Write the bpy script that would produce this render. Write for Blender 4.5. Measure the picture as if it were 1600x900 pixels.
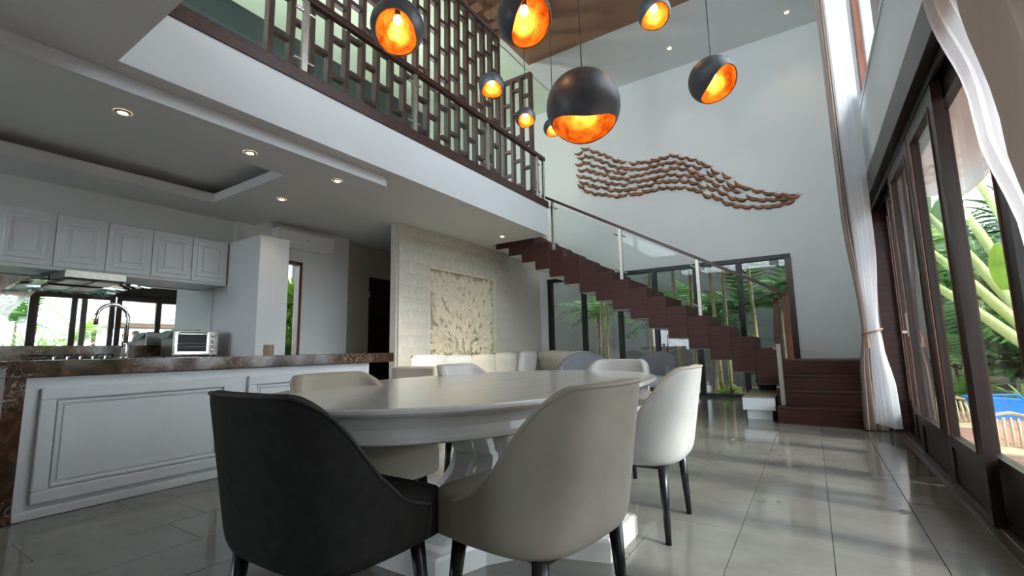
import bpy, bmesh, math, random
from mathutils import Vector, Matrix, Euler
PI = math.pi
for o in list(bpy.data.objects): bpy.data.objects.remove(o)
scene = bpy.context.scene
C = scene.collection
random.seed(7)

# ---------------------------------------------------------------- camera
CAM_LOC = Vector((0, 0, 0.96)); FPX = 719.35
PITCH, YAW, ROLL = 0.131759, 0.571854, -0.019307
_f = Vector((-math.sin(YAW)*math.cos(PITCH), math.cos(YAW)*math.cos(PITCH), math.sin(PITCH)))
_r = Vector((math.cos(YAW), math.sin(YAW), 0)); _u = _r.cross(_f)
_r2 = _r*math.cos(ROLL)+_u*math.sin(ROLL); _u2 = _u*math.cos(ROLL)-_r*math.sin(ROLL)
cd = bpy.data.cameras.new('camera'); cam = bpy.data.objects.new('camera', cd); C.objects.link(cam)
M = Matrix((_r2, _u2, -_f)).transposed().to_4x4(); M.translation = CAM_LOC
cam.matrix_world = M
cd.sensor_width = 36; cd.sensor_fit = 'HORIZONTAL'; cd.lens = FPX/1600*36; cd.clip_start = 0.05; cd.clip_end = 300
scene.camera = cam

# ---------------------------------------------------------------- world, sun, exposure
w = bpy.data.worlds.new('overcast_sky'); scene.world = w; w.use_nodes = True
bg = w.node_tree.nodes['Background']; bg.inputs[0].default_value = (0.82, 0.91, 1.0, 1); bg.inputs[1].default_value = 5.2
sd = bpy.data.lights.new('sun', 'SUN'); sun = bpy.data.objects.new('sun', sd); C.objects.link(sun)
sd.energy = 3.2; sd.angle = math.radians(9); sd.color = (1, 0.93, 0.82)
sun.rotation_euler = Vector((-math.cos(math.radians(40)), 0.10, -math.sin(math.radians(40)))).to_track_quat('-Z', 'Y').to_euler()
vs = scene.view_settings
vs.view_transform = 'Standard'; vs.look = 'None'; vs.gamma = 1; vs.use_curve_mapping = False
vs.exposure = 0.68

# ---------------------------------------------------------------- materials
def mk(name):
    m = bpy.data.materials.new(name); m.use_nodes = True
    nt = m.node_tree; b = nt.nodes['Principled BSDF']
    return m, nt, b
def pm(name, col, rough=0.6, metal=0.0, var=0.06, scale=6.0, bump=0.0, bscale=60.0, spec=0.5, stretch=None, rnd=0.0, coat=0.0):
    m, nt, b = mk(name)
    N = nt.nodes; L = nt.links
    tc = N.new('ShaderNodeTexCoord'); src = tc.outputs['Object']
    if stretch:
        mp = N.new('ShaderNodeMapping'); mp.inputs['Scale'].default_value = stretch; L.new(src, mp.inputs[0]); src = mp.outputs[0]
    n = N.new('ShaderNodeTexNoise'); n.inputs['Scale'].default_value = scale; n.inputs['Detail'].default_value = 5; L.new(src, n.inputs['Vector'])
    r = N.new('ShaderNodeValToRGB'); r.color_ramp.elements[0].position = 0.3; r.color_ramp.elements[1].position = 0.7
    lo = [max(0, c*(1-var)) for c in col]; hi = [min(1, c*(1+var)) for c in col]
    r.color_ramp.elements[0].color = (*lo, 1); r.color_ramp.elements[1].color = (*hi, 1)
    L.new(n.outputs[0], r.inputs[0])
    out = r.outputs[0]
    if rnd:
        oi = N.new('ShaderNodeObjectInfo'); mr = N.new('ShaderNodeMapRange')
        mr.inputs[3].default_value = 1-rnd; mr.inputs[4].default_value = 1+rnd; L.new(oi.outputs['Random'], mr.inputs[0])
        hs = N.new('ShaderNodeHueSaturation'); L.new(mr.outputs[0], hs.inputs['Value']); L.new(out, hs.inputs['Color']); out = hs.outputs[0]
    L.new(out, b.inputs['Base Color'])
    b.inputs['Roughness'].default_value = rough; b.inputs['Metallic'].default_value = metal
    b.inputs['Specular IOR Level'].default_value = spec; b.inputs['Coat Weight'].default_value = coat
    if bump:
        n2 = N.new('ShaderNodeTexNoise'); n2.inputs['Scale'].default_value = bscale; n2.inputs['Detail'].default_value = 4; L.new(src, n2.inputs['Vector'])
        bp = N.new('ShaderNodeBump'); bp.inputs['Strength'].default_value = bump; bp.inputs['Distance'].default_value = 0.01
        L.new(n2.outputs[0], bp.inputs['Height']); L.new(bp.outputs[0], b.inputs['Normal'])
    return m
def emit(name, col, s):
    m, nt, b = mk(name); b.inputs['Base Color'].default_value = (*col, 1); b.inputs['Emission Color'].default_value = (*col, 1); b.inputs['Emission Strength'].default_value = s
    return m
def glass(name, tint=(0.95, 0.965, 0.96), refl=0.5):
    # thin architectural pane: see-through with a fresnel reflection
    m, nt, b = mk(name); N = nt.nodes; L = nt.links; N.remove(b)
    t = N.new('ShaderNodeBsdfTransparent'); t.inputs[0].default_value = (*tint, 1)
    g = N.new('ShaderNodeBsdfGlossy'); g.inputs['Roughness'].default_value = 0.01
    lw = N.new('ShaderNodeFresnel'); ge = N.new('ShaderNodeNewGeometry'); io = N.new('ShaderNodeMath'); io.operation = 'MULTIPLY_ADD'
    io.inputs[1].default_value = 1/1.5-1.5; io.inputs[2].default_value = 1.5; L.new(ge.outputs['Backfacing'], io.inputs[0]); L.new(io.outputs[0], lw.inputs[0])
    mr = N.new('ShaderNodeMath'); mr.operation = 'MULTIPLY'; mr.inputs[1].default_value = refl*2; mr.use_clamp = True; L.new(lw.outputs[0], mr.inputs[0])
    mx = N.new('ShaderNodeMixShader'); L.new(mr.outputs[0], mx.inputs[0]); L.new(t.outputs[0], mx.inputs[1]); L.new(g.outputs[0], mx.inputs[2])
    L.new(mx.outputs[0], N['Material Output'].inputs[0])
    return m
def leafmat(name, col, var=0.25):
    m, nt, b = mk(name); N = nt.nodes; L = nt.links
    tc = N.new('ShaderNodeTexCoord'); n = N.new('ShaderNodeTexNoise'); n.inputs['Scale'].default_value = 5; L.new(tc.outputs['Object'], n.inputs['Vector'])
    r = N.new('ShaderNodeValToRGB'); r.color_ramp.elements[0].position = .3; r.color_ramp.elements[1].position = .7
    r.color_ramp.elements[0].color = (*[c*(1-var) for c in col], 1); r.color_ramp.elements[1].color = (*[min(1, c*(1+var)) for c in col], 1); L.new(n.outputs[0], r.inputs[0])
    L.new(r.outputs[0], b.inputs['Base Color']); b.inputs['Roughness'].default_value = .45
    t = N.new('ShaderNodeBsdfTranslucent'); L.new(r.outputs[0], t.inputs[0])
    mx = N.new('ShaderNodeMixShader'); mx.inputs[0].default_value = .4; L.new(b.outputs[0], mx.inputs[1]); L.new(t.outputs[0], mx.inputs[2]); L.new(mx.outputs[0], N['Material Output'].inputs[0])
    return m
def cloth(name, col, trans, transp=0.0):
    m, nt, b = mk(name); N = nt.nodes; L = nt.links
    tc = N.new('ShaderNodeTexCoord'); mp = N.new('ShaderNodeMapping'); mp.inputs['Scale'].default_value = (30, 30, 1); L.new(tc.outputs['Object'], mp.inputs[0])
    n = N.new('ShaderNodeTexNoise'); n.inputs['Scale'].default_value = 2; L.new(mp.outputs[0], n.inputs['Vector'])
    r = N.new('ShaderNodeValToRGB'); r.color_ramp.elements[0].color = (*[c*.94 for c in col], 1); r.color_ramp.elements[1].color = (*[min(1, c*1.05) for c in col], 1); L.new(n.outputs[0], r.inputs[0])
    L.new(r.outputs[0], b.inputs['Base Color']); b.inputs['Roughness'].default_value = .9; b.inputs['Specular IOR Level'].default_value = .1
    t = N.new('ShaderNodeBsdfTranslucent'); L.new(r.outputs[0], t.inputs[0])
    mx = N.new('ShaderNodeMixShader'); mx.inputs[0].default_value = trans; L.new(b.outputs[0], mx.inputs[1]); L.new(t.outputs[0], mx.inputs[2]); out = mx.outputs[0]
    if transp:
        tr = N.new('ShaderNodeBsdfTransparent'); m2 = N.new('ShaderNodeMixShader'); m2.inputs[0].default_value = transp; L.new(out, m2.inputs[1]); L.new(tr.outputs[0], m2.inputs[2]); out = m2.outputs[0]
    L.new(out, N['Material Output'].inputs[0])
    return m
def marble(name):
    m, nt, b = mk(name); N = nt.nodes; L = nt.links
    tc = N.new('ShaderNodeTexCoord'); n1 = N.new('ShaderNodeTexNoise'); n1.inputs['Scale'].default_value = 7; n1.inputs['Detail'].default_value = 8; n1.inputs['Distortion'].default_value = 1.2; L.new(tc.outputs['Object'], n1.inputs['Vector'])
    r = N.new('ShaderNodeValToRGB'); e = r.color_ramp.elements; e[0].position = .3; e[0].color = (.030, .015, .010, 1); e[1].position = .72; e[1].color = (.20, .105, .065, 1)
    x = e.new(.5); x.color = (.085, .042, .026, 1); L.new(n1.outputs[0], r.inputs[0])
    v = N.new('ShaderNodeTexNoise'); v.inputs['Scale'].default_value = 9; v.inputs['Detail'].default_value = 7; v.inputs['Distortion'].default_value = 2.5; L.new(tc.outputs['Object'], v.inputs['Vector'])
    r2 = N.new('ShaderNodeValToRGB'); f = r2.color_ramp.elements; f[0].position = .485; f[0].color = (0, 0, 0, 1); f[1].position = .515; f[1].color = (0, 0, 0, 1); y = f.new(.5); y.color = (1, 1, 1, 1); L.new(v.outputs[0], r2.inputs[0])
    n3 = N.new('ShaderNodeTexNoise'); n3.inputs['Scale'].default_value = 3.5; L.new(tc.outputs['Object'], n3.inputs['Vector'])
    r3 = N.new('ShaderNodeValToRGB'); r3.color_ramp.elements[0].position = .48; r3.color_ramp.elements[1].position = .62; L.new(n3.outputs[0], r3.inputs[0])
    mu = N.new('ShaderNodeMath'); mu.operation = 'MULTIPLY'; L.new(r2.outputs[0], mu.inputs[0]); L.new(r3.outputs[0], mu.inputs[1])
    mx = N.new('ShaderNodeMix'); mx.data_type = 'RGBA'; L.new(mu.outputs[0], mx.inputs['Factor']); L.new(r.outputs[0], mx.inputs['A']); mx.inputs['B'].default_value = (.62, .55, .47, 1)
    L.new(mx.outputs['Result'], b.inputs['Base Color']); b.inputs['Roughness'].default_value = .1
    return m
def tilemat(name):
    m, nt, b = mk(name); N = nt.nodes; L = nt.links
    tc = N.new('ShaderNodeTexCoord'); oi = N.new('ShaderNodeObjectInfo')
    ad = N.new('ShaderNodeVectorMath'); ad.operation = 'ADD'; L.new(tc.outputs['Object'], ad.inputs[0]); L.new(oi.outputs['Location'], ad.inputs[1])
    mp = N.new('ShaderNodeMapping'); mp.inputs['Scale'].default_value = (1.2, 2.2, 1); L.new(ad.outputs[0], mp.inputs[0])
    n = N.new('ShaderNodeTexNoise'); n.inputs['Scale'].default_value = 2.0; n.inputs['Detail'].default_value = 8; n.inputs['Roughness'].default_value = .65; L.new(mp.outputs[0], n.inputs['Vector'])
    r = N.new('ShaderNodeValToRGB'); e = r.color_ramp.elements; e[0].position = .28; e[0].color = (.135, .137, .124, 1); e[1].position = .75; e[1].color = (.205, .203, .184, 1); L.new(n.outputs[0], r.inputs[0])
    mr = N.new('ShaderNodeMapRange'); mr.inputs[3].default_value = .94; mr.inputs[4].default_value = 1.06; L.new(oi.outputs['Random'], mr.inputs[0])
    hs = N.new('ShaderNodeHueSaturation'); L.new(mr.outputs[0], hs.inputs['Value']); L.new(r.outputs[0], hs.inputs['Color'])
    L.new(hs.outputs[0], b.inputs['Base Color'])
    r2 = N.new('ShaderNodeMapRange'); r2.inputs[3].default_value = .05; r2.inputs[4].default_value = .15; L.new(n.outputs[0], r2.inputs[0]); L.new(r2.outputs[0], b.inputs['Roughness'])
    return m
def goldmat(name):
    m, nt, b = mk(name); N = nt.nodes; L = nt.links
    tc = N.new('ShaderNodeTexCoord'); n = N.new('ShaderNodeTexNoise'); n.inputs['Scale'].default_value = 14; n.inputs['Detail'].default_value = 6; L.new(tc.outputs['Object'], n.inputs['Vector'])
    r = N.new('ShaderNodeValToRGB'); e = r.color_ramp.elements; e[0].position = .35; e[0].color = (.30, .09, .010, 1); e[1].position = .62; e[1].color = (.90, .40, .07, 1); L.new(n.outputs[0], r.inputs[0])
    L.new(r.outputs[0], b.inputs['Base Color']); b.inputs['Metallic'].default_value = .8; b.inputs['Roughness'].default_value = .33
    bp = N.new('ShaderNodeBump'); bp.inputs['Strength'].default_value = .5; bp.inputs['Distance'].default_value = .01; L.new(n.outputs[0], bp.inputs['Height']); L.new(bp.outputs[0], b.inputs['Normal'])
    return m

MT = dict(
 wall=pm('wall_paint', (.78, .80, .795), .75, var=.015, scale=2, spec=.2),
 white=pm('white_paint', (.77, .815, .84), .6, var=.012, scale=2, spec=.25),
 soffit=pm('soffit_paint', (.76, .765, .75), .8, var=.012, scale=2, spec=.15),
 cream=pm('cream_plaster', (.70, .66, .58), .8, var=.03, scale=3, spec=.2),
 beigewall=pm('beige_wall', (.60, .54, .46), .8, var=.03, scale=3, spec=.2),
 brownceil=pm('brown_ceiling', (.29, .155, .09), .7, var=.05, scale=3),
 greenwall=pm('pale_green_wall', (.72, .84, .68), .8, var=.03, scale=3),
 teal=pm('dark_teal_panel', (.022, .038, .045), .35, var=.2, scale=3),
 cab=pm('cabinet_lacquer', (.74, .76, .765), .38, var=.02, scale=5, stretch=(1, 1, .08)),
 marble=marble('brown_marble'),
 tile=tilemat('grey_stone_tile'),
 grout=pm('dark_grout', (.09, .088, .08), .9),
 stone=pm('cream_stone', (.70, .66, .58), .85, var=.08, scale=9, bump=.12, bscale=80, rnd=.025),
 carve=pm('carved_limestone', (.83, .75, .58), .9, var=.10, scale=6, bump=.25, bscale=60, rnd=.06),
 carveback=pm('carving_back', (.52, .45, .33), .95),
 wood=pm('dark_mahogany', (.055, .021, .016), .33, var=.35, scale=3, stretch=(1, 6, 14), bump=.04, bscale=20),
 stairwood=pm('stair_mahogany', (.060, .019, .015), .45, var=.35, scale=2.5, stretch=(.6, 4, 14), rnd=.06, spec=.3),
 lattice=pm('lattice_wood', (.085, .05, .043), .5, var=.25, scale=6, rnd=.1),
 doorwood=pm('sliding_door_wood', (.026, .018, .016), .32, var=.3, spec=.25, scale=4, stretch=(6, 6, .6)),
 redwood=pm('red_brown_wood', (.17, .06, .032), .35, var=.35, scale=4, stretch=(6, 6, .8)),
 blackwood=pm('black_wood', (.012, .012, .015), .28, var=.2, scale=6),
 door=pm('espresso_door', (.022, .013, .010), .5, var=.4, scale=6, stretch=(1, 1, 10)),
 steel=pm('brushed_steel', (.50, .47, .42), .34, 1, var=.12, scale=30),
 chrome=pm('chrome', (.85, .86, .88), .07, 1, var=.02),
 mirror=pm('mirror_glass', (.90, .94, .92), .015, 1, var=.01, scale=1),
 glass=glass('clear_glass'), railglass=glass('rail_glass', (.945, .97, .962), .28), hoodglass=glass('green_glass', (.55, .85, .78), .6),
 table=pm('table_white_lacquer', (.80, .79, .77), .17, var=.04, scale=4, stretch=(3, .5, 1), coat=.4),
 velvet=pm('taupe_velvet', (.43, .39, .325), .8, var=.09, scale=5, bump=.05, bscale=200, spec=.2),
 greyvel=pm('pale_grey_velvet', (.50, .495, .47), .8, var=.08, scale=5, bump=.05, bscale=200, spec=.2),
 charcoal=pm('charcoal_fabric', (.027, .026, .0245), .9, var=.2, scale=25, bump=.15, bscale=400, spec=.2),
 charpipe=pm('charcoal_piping', (.032, .030, .029), .7, var=.1), taupepipe=pm('taupe_piping', (.43, .385, .32), .7, var=.1),
 cushion=pm('cream_cushion', (.72, .67, .57), .9, var=.04, scale=5, spec=.1), whitecush=pm('white_cushion', (.82, .81, .77), .9, var=.03, spec=.1),
 sofa=pm('sofa_fabric', (.42, .38, .32), .9, var=.06, spec=.1), armch=pm('armchair_grey', (.30, .31, .34), .8, var=.06, spec=.2), armin=pm('armchair_inner', (.55, .58, .63), .8, var=.05, spec=.2),
 sheer=cloth('sheer_curtain', (.80, .81, .84), .45, .25), drape=cloth('beige_drape', (.44, .37, .325), .08), rope=pm('rope', (.32, .20, .13), .8),
 shade=pm('graphite_shade', (.085, .094, .108), .45, .3, var=.2, scale=10, bump=.1, bscale=25), gold=goldmat('gold_leaf'),
 cord=pm('black_cord', (.015, .015, .015), .5), bulb=emit('warm_bulb', (1, .62, .26), 25), downl=emit('downlight_glow', (1, .78, .5), 22),
 plastic=pm('white_plastic', (.78, .79, .78), .4, var=.01), dark=pm('dark_gap', (.02, .02, .02), .6), black=pm('black_metal', (.02, .02, .022), .35, .5),
 fish=pm('teak_fish', (.27, .115, .055), .55, var=.35, scale=12, rnd=.3), basket=pm('wicker', (.36, .27, .18), .8, var=.3, scale=60, bump=.4, bscale=90),
 gcloth=pm('green_towel', (.25, .36, .30), .9), deck=pm('terracotta_deck', (.36, .17, .12), .7, var=.2, scale=9, rnd=.1), bag=pm('blue_bag', (.01, .22, .70), .35, var=.1),
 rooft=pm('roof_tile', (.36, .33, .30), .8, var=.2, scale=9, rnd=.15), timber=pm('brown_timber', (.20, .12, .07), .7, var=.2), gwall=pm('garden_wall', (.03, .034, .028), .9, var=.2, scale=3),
 soil=pm('soil', (.045, .035, .022), .95, var=.3, scale=8), leafa=leafmat('fern_leaf', (.075, .19, .035)), leafb=leafmat('deep_leaf', (.035, .11, .025)), leafc=leafmat('lime_leaf', (.22, .38, .04)), leafd=leafmat('pale_leaf', (.24, .34, .10)),
 stem=pm('green_stem', (.34, .42, .14), .5, var=.15, scale=4), bamboo=pm('bamboo', (.50, .40, .18), .5, var=.2, scale=4, stretch=(1, 1, 3)), bark=pm('bark', (.18, .15, .11), .9, var=.3, scale=10),
 cream_plastic=pm('cream_plastic', (.72, .64, .40), .4, var=.03), pot=pm('dark_pot', (.03, .03, .03), .6), benchtop=pm('bench_stone', (.42, .37, .30), .5, var=.1), skin=pm('skin', (.42, .24, .16), .6), shirt=pm('dark_shirt', (.07, .08, .10), .8), trouser=pm('trousers', (.10, .09, .08), .8), cap=pm('dark_cap', (.03, .03, .035), .8),
 debris=pm('dry_leaf', (.16, .13, .08), .8),
)

# ---------------------------------------------------------------- mesh helpers (all coordinates are in metres in the room)
def bm_box(bm, a, b):
    x0, y0, z0 = a; x1, y1, z1 = b
    v = [bm.verts.new(p) for p in ((x0,y0,z0),(x1,y0,z0),(x1,y1,z0),(x0,y1,z0),(x0,y0,z1),(x1,y0,z1),(x1,y1,z1),(x0,y1,z1))]
    for q in ((3,2,1,0),(4,5,6,7),(0,1,5,4),(1,2,6,5),(2,3,7,6),(3,0,4,7)): bm.faces.new([v[i] for i in q])
def box(a, b, bev=0.0, seg=2):
    a2 = tuple(min(p, q) for p, q in zip(a, b)); b2 = tuple(max(p, q) for p, q in zip(a, b))
    bm = bmesh.new(); bm_box(bm, a2, b2)
    if bev: bmesh.ops.bevel(bm, geom=bm.edges[:], offset=bev, segments=seg, affect='EDGES', profile=.5)
    return bm
def boxes(lst):
    bm = bmesh.new()
    for a, b in lst: bm_box(bm, tuple(min(p, q) for p, q in zip(a, b)), tuple(max(p, q) for p, q in zip(a, b)))
    return bm
def prism(pts, axis, lo, hi):
    # polygon of 2D points extruded along an axis ('x': pts=(y,z), 'y': (x,z), 'z': (x,y))
    bm = bmesh.new()
    def P(p, t): return {'x': (t, p[0], p[1]), 'y': (p[0], t, p[1]), 'z': (p[0], p[1], t)}[axis]
    A = [bm.verts.new(P(p, lo)) for p in pts]; B = [bm.verts.new(P(p, hi)) for p in pts]; n = len(pts)
    bm.faces.new(A); bm.faces.new(B[::-1])
    for i in range(n): bm.faces.new((A[i], B[i], B[(i+1) % n], A[(i+1) % n]))
    bmesh.ops.recalc_face_normals(bm, faces=bm.faces[:])
    return bm
def tube(path, rad, seg=8, cap=True, bm=None):
    bm = bm or bmesh.new(); path = [Vector(p) for p in path]; rings = []
    for i, p in enumerate(path):
        d = (path[min(i+1, len(path)-1)]-path[max(i-1, 0)]).normalized()
        ref = Vector((0, 0, 1)) if abs(d.z) < .95 else Vector((1, 0, 0))
        a = d.cross(ref).normalized(); b = a.cross(d); r = rad[i] if isinstance(rad, (list, tuple)) else rad
        rings.append([bm.verts.new(p+(a*math.cos(2*PI*k/seg)+b*math.sin(2*PI*k/seg))*r) for k in range(seg)])
    for i in range(len(rings)-1):
        for k in range(seg): bm.faces.new((rings[i][k], rings[i][(k+1) % seg], rings[i+1][(k+1) % seg], rings[i+1][k]))
    if cap: bm.faces.new(rings[0][::-1]); bm.faces.new(rings[-1])
    bmesh.ops.recalc_face_normals(bm, faces=bm.faces[:])
    return bm
def lathe(prof, c, seg=24, bm=None):
    bm = bm or bmesh.new(); rings = []
    for r, z in prof:
        rings.append([bm.verts.new((c[0]+r*math.cos(2*PI*k/seg), c[1]+r*math.sin(2*PI*k/seg), c[2]+z)) for k in range(seg)])
    for i in range(len(rings)-1):
        for k in range(seg): bm.faces.new((rings[i][k], rings[i][(k+1) % seg], rings[i+1][(k+1) % seg], rings[i+1][k]))
    bm.faces.new(rings[0][::-1]); bm.faces.new(rings[-1])
    bmesh.ops.recalc_face_normals(bm, faces=bm.faces[:])
    return bm
def grid(fn, nu, nv, close_u=False):
    bm = bmesh.new(); V = [[bm.verts.new(fn(i/nu, j/nv)) for j in range(nv+1)] for i in range(nu if close_u else nu+1)]
    m = len(V)
    for i in range(m if close_u else m-1):
        for j in range(nv): bm.faces.new((V[i][j], V[(i+1) % m][j], V[(i+1) % m][j+1], V[i][j+1]))
    return bm
def wloc(o):
    p = Vector((0, 0, 0))
    while o is not None: p = p+o.location; o = o.parent
    return p
def add(name, bm, mat, parent=None, smooth=False, origin=None, mods=None):
    # link a bmesh drawn in room coordinates; origin goes to the base centre (or to the parent's origin space)
    me = bpy.data.meshes.new(name)
    if origin is None:
        xs = [v.co for v in bm.verts]
        mn = Vector((min(v.x for v in xs), min(v.y for v in xs), min(v.z for v in xs))); mxv = Vector((max(v.x for v in xs), max(v.y for v in xs), max(v.z for v in xs)))
        origin = Vector(((mn.x+mxv.x)/2, (mn.y+mxv.y)/2, mn.z))
    origin = Vector(origin)
    bmesh.ops.translate(bm, verts=bm.verts[:], vec=-origin)
    bm.to_mesh(me); bm.free()
    if smooth:
        for p in me.polygons: p.use_smooth = True
    o = bpy.data.objects.new(name, me); C.objects.link(o)
    if isinstance(mat, str): mat = MT[mat]
    me.materials.append(mat)
    o.location = origin-(wloc(parent) if parent else Vector((0, 0, 0)))
    if parent: o.parent = parent
    for m in (mods or []):
        md = o.modifiers.new(m[0].lower(), m[0])
        for k, v in m[1].items(): setattr(md, k, v)
    return o
SUB = [('SUBSURF', dict(levels=1, render_levels=1))]
SUB2 = [('SUBSURF', dict(levels=2, render_levels=2))]
def tag(o, label=None, cat=None, group=None, kind=None):
    if label: o['label'] = label
    if cat: o['category'] = cat
    if group: o['group'] = group
    if kind: o['kind'] = kind
    return o
def thing(name, label, cat, loc=(0, 0, 0), group=None):
    o = bpy.data.objects.new(name, None); C.objects.link(o); o.location = loc; o.empty_display_size = .1
    return tag(o, label, cat, group)
def struct(name, bm, mat, label, parent=None):
    o = add(name, bm, mat, parent); 
    if not parent: tag(o, label, name.split('_')[0], None, 'structure')
    return o
def sroot(name, label, loc=(0, 0, 0)):
    o = bpy.data.objects.new(name, None); C.objects.link(o); o.location = loc; return tag(o, label, name.split('_')[0], None, 'structure')
def inst(o, loc, parent=None, rot=None, scale=None):
    # copy of a single object sharing its mesh, location given in room coordinates
    c = o.copy(); C.objects.link(c); c.parent = parent
    c.location = Vector(loc)-(wloc(parent) if parent else Vector((0, 0, 0)))
    if rot is not None: c.rotation_euler = rot
    if scale is not None: c.scale = scale
    return c
def copy_tree(o, parent=None):
    c = o.copy(); C.objects.link(c); c.parent = parent
    for ch in [q for q in bpy.data.objects if q.parent == o]: copy_tree(ch, c)
    return c

# key room dimensions
XR = 0.69; YB = 9.47; ZC = 6.75; ZS = 2.98; XF = -3.85; YE = 7.2; XK = -6.895; XA = -6.86
YN = -4.0   # near end of the room, behind the camera

# ================================================================ SETTING
# ---- floor with stone tiles
floor = struct('floor', boxes([((-8.4, YN, -.12), (XR+.02, YB+.15, -.006))]), 'grout', 'polished grey stone tile floor of the double height hall')
tw, tl = .4, .75
t0 = None; tcache = {}
for k in range(-10, 2):
    x0 = k*tw; x1 = min(x0+tw, XR-.005); off = 2.22 if k % 2 else 2.02
    j = -4
    while True:
        y0 = off+j*tl; y1 = y0+tl; j += 1
        if y0 > YB-.1: break
        y1 = min(y1, YB); key = (round(x1-x0, 3), round(y1-y0, 3)); g = .0013
        c = ((x0+x1)/2, (y0+y1)/2, -.012)
        if key not in tcache: tcache[key] = add('tile', box((x0+g, y0+g, -.012), (x1-g, y1-g, 0), .0015, 1), 'tile', floor)
        else: inst(tcache[key], c, floor)
add('kitchen_tiles', boxes([((-8.4, YN, -.012), (-4.0-.003, YB, 0)), ((-4.0, YN, -.012), (XR-.005, 2.02-4*.75-.003, 0))]), 'tile', floor)

# ---- right wall with the big sliding doors and the upper windows
wr = struct('wall_right', boxes([((XR, YN, 2.73), (XR+.2, YB, 3.55)), ((XR, 6.62, 0), (XR+.2, YB, 2.73)), ((XR, 6.62, 3.55), (XR+.2, YB, ZC)), ((XR, YN, 6.45), (XR+.2, 6.62, ZC)), ((XR, YN, 0), (XR+.2, .75, 2.73)), ((XR, YN, 3.55), (XR+.2, 1.0, 6.45))]), 'white', 'white wall above the sliding doors')  # solid stretch at the near end, out of view, put in to darken the foreground
d1 = sroot('door_1', 'dark wooden sliding glass doors opening to the garden', (.78, 3.6, 0))
add('head_beam', box((XR-.05, .75, 2.50), (XR+.22, 6.62, 2.73), .006), 'doorwood', d1)
for q in range(3): add('track', box((XR+.005+.06*q, 0.75, 2.44), (XR+.025+.06*q, 6.62, 2.51)), 'black', d1)
add('floor_track', boxes([((XR-.02, 0.75, -.005), (XR+.26, 6.62, .006))]+[((XR+.03+.06*q, 0.75, .0), (XR+.04+.06*q, 6.62, .014)) for q in range(3)]), 'steel', d1)
add('jamb', box((XR-.02, 6.54, 0), (XR+.22, 6.62, 2.5), .004), 'wood', d1)
def door_panel(x, y0, y1):
    s = .115; t = .05; kick = .30
    f = add('sliding_panel', boxes([((x, y0, .012), (x+t, y0+s, 2.46)), ((x, y1-s, .012), (x+t, y1, 2.46)), ((x, y0+s, 2.34), (x+t, y1-s, 2.46)), ((x, y0+s, kick-.02), (x+t, y1-s, kick+.05)), ((x, y0+s, .012), (x+t, y1-s, .06))]), 'doorwood', d1)
    add('kick_board', box((x+.01, y0+s, .06), (x+t-.01, y1-s, kick-.02)), 'doorwood', f)
    add('pane', box((x+.022, y0+s, kick+.05), (x+.028, y1-s, 2.34)), 'glass', f)
    add('bead', boxes([((x-.006, y0+s-.012, kick+.05), (x+.004, y0+s, 2.34)), ((x-.006, y1-s, kick+.05), (x+.004, y1-s+.012, 2.34))]), 'redwood', f)
    return f
for a in ((.70, 3.42, 4.24), (.70, 4.26, 5.20), (.76, 5.12, 5.92), (.82, 5.86, 6.54), (.76, 2.78, 3.73), (.82, 1.72, 2.86), (.76, .80, 1.76)): fp = door_panel(*a)
lockp = add('lock_plate', boxes([((.688, 5.095, 1.0), (.70, 5.125, 1.2)), ((.655, 5.105, 1.03), (.69, 5.12, 1.05))]), 'steel', d1)
w2 = sroot('window_2', 'tall red brown framed windows above the sliding doors', (XR+.1, 3.8, 3.55))
add('sill', box((XR-.015, 1.0, 3.55), (XR+.2, 6.62, 3.585), .003), 'white', w2)
for a, b in ((1.0, 1.12), (2.9, 3.02), (4.74, 5.26), (6.5, 6.62)): add('frame_post', box((XR+.06, a, 3.585), (XR+.14, b, 6.45), .004), 'redwood', w2)
for z in (3.585, 6.37): add('frame_rail', box((XR+.07, 1.0, z), (XR+.13, 6.62, z+.08)), 'redwood', w2)
for a, b in ((1.12, 2.9), (3.02, 4.74), (5.26, 6.5)): add('pane', box((XR+.095, a, 3.66), (XR+.101, b, 6.37)), 'glass', w2)

# ---- back wall and its wide window
WX0, WX1, WZ1 = -5.10, -.19, 2.555
struct('wall_back', boxes([((-8.4, YB, WZ1), (XR+.2, YB+.2, ZC)), ((WX1, YB, 0), (XR+.2, YB+.2, WZ1)), ((-8.4, YB, 0), (WX0, YB+.2, WZ1)), ((WX0, YB, 0), (-4.2, YB+.2, .78))]), 'wall', 'tall pale grey back wall behind the stairs')
w1 = sroot('window_1', 'wide dark framed garden window behind the stairs', ((WX0+WX1)/2, YB, 0))
mull = [-5.04, -4.20, -3.37, -2.615, -1.81, -1.03, -.235]
for i, x in enumerate(mull):
    hw = .05 if i in (0, 6) else .045
    add('mullion', box((x-hw, YB-.03, .03), (x+hw, YB+.09, WZ1-.07), .004), 'wood' if i == 6 else 'black', w1)
add('head_frame', box((WX0, YB-.03, WZ1-.08), (WX1, YB+.09, WZ1), .004), 'black', w1)
add('sill_frame', boxes([((-4.2, YB-.03, 0), (WX1, YB+.09, .06)), ((WX0, YB-.03, .78), (-4.2, YB+.09, .84))]), 'black', w1)
for i in range(6):
    z0 = .84 if i == 0 else .06
    add('pane', box((mull[i]+.045, YB+.03, z0), (mull[i+1]-.045, YB+.037, WZ1-.08)), 'glass', w1)

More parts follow.
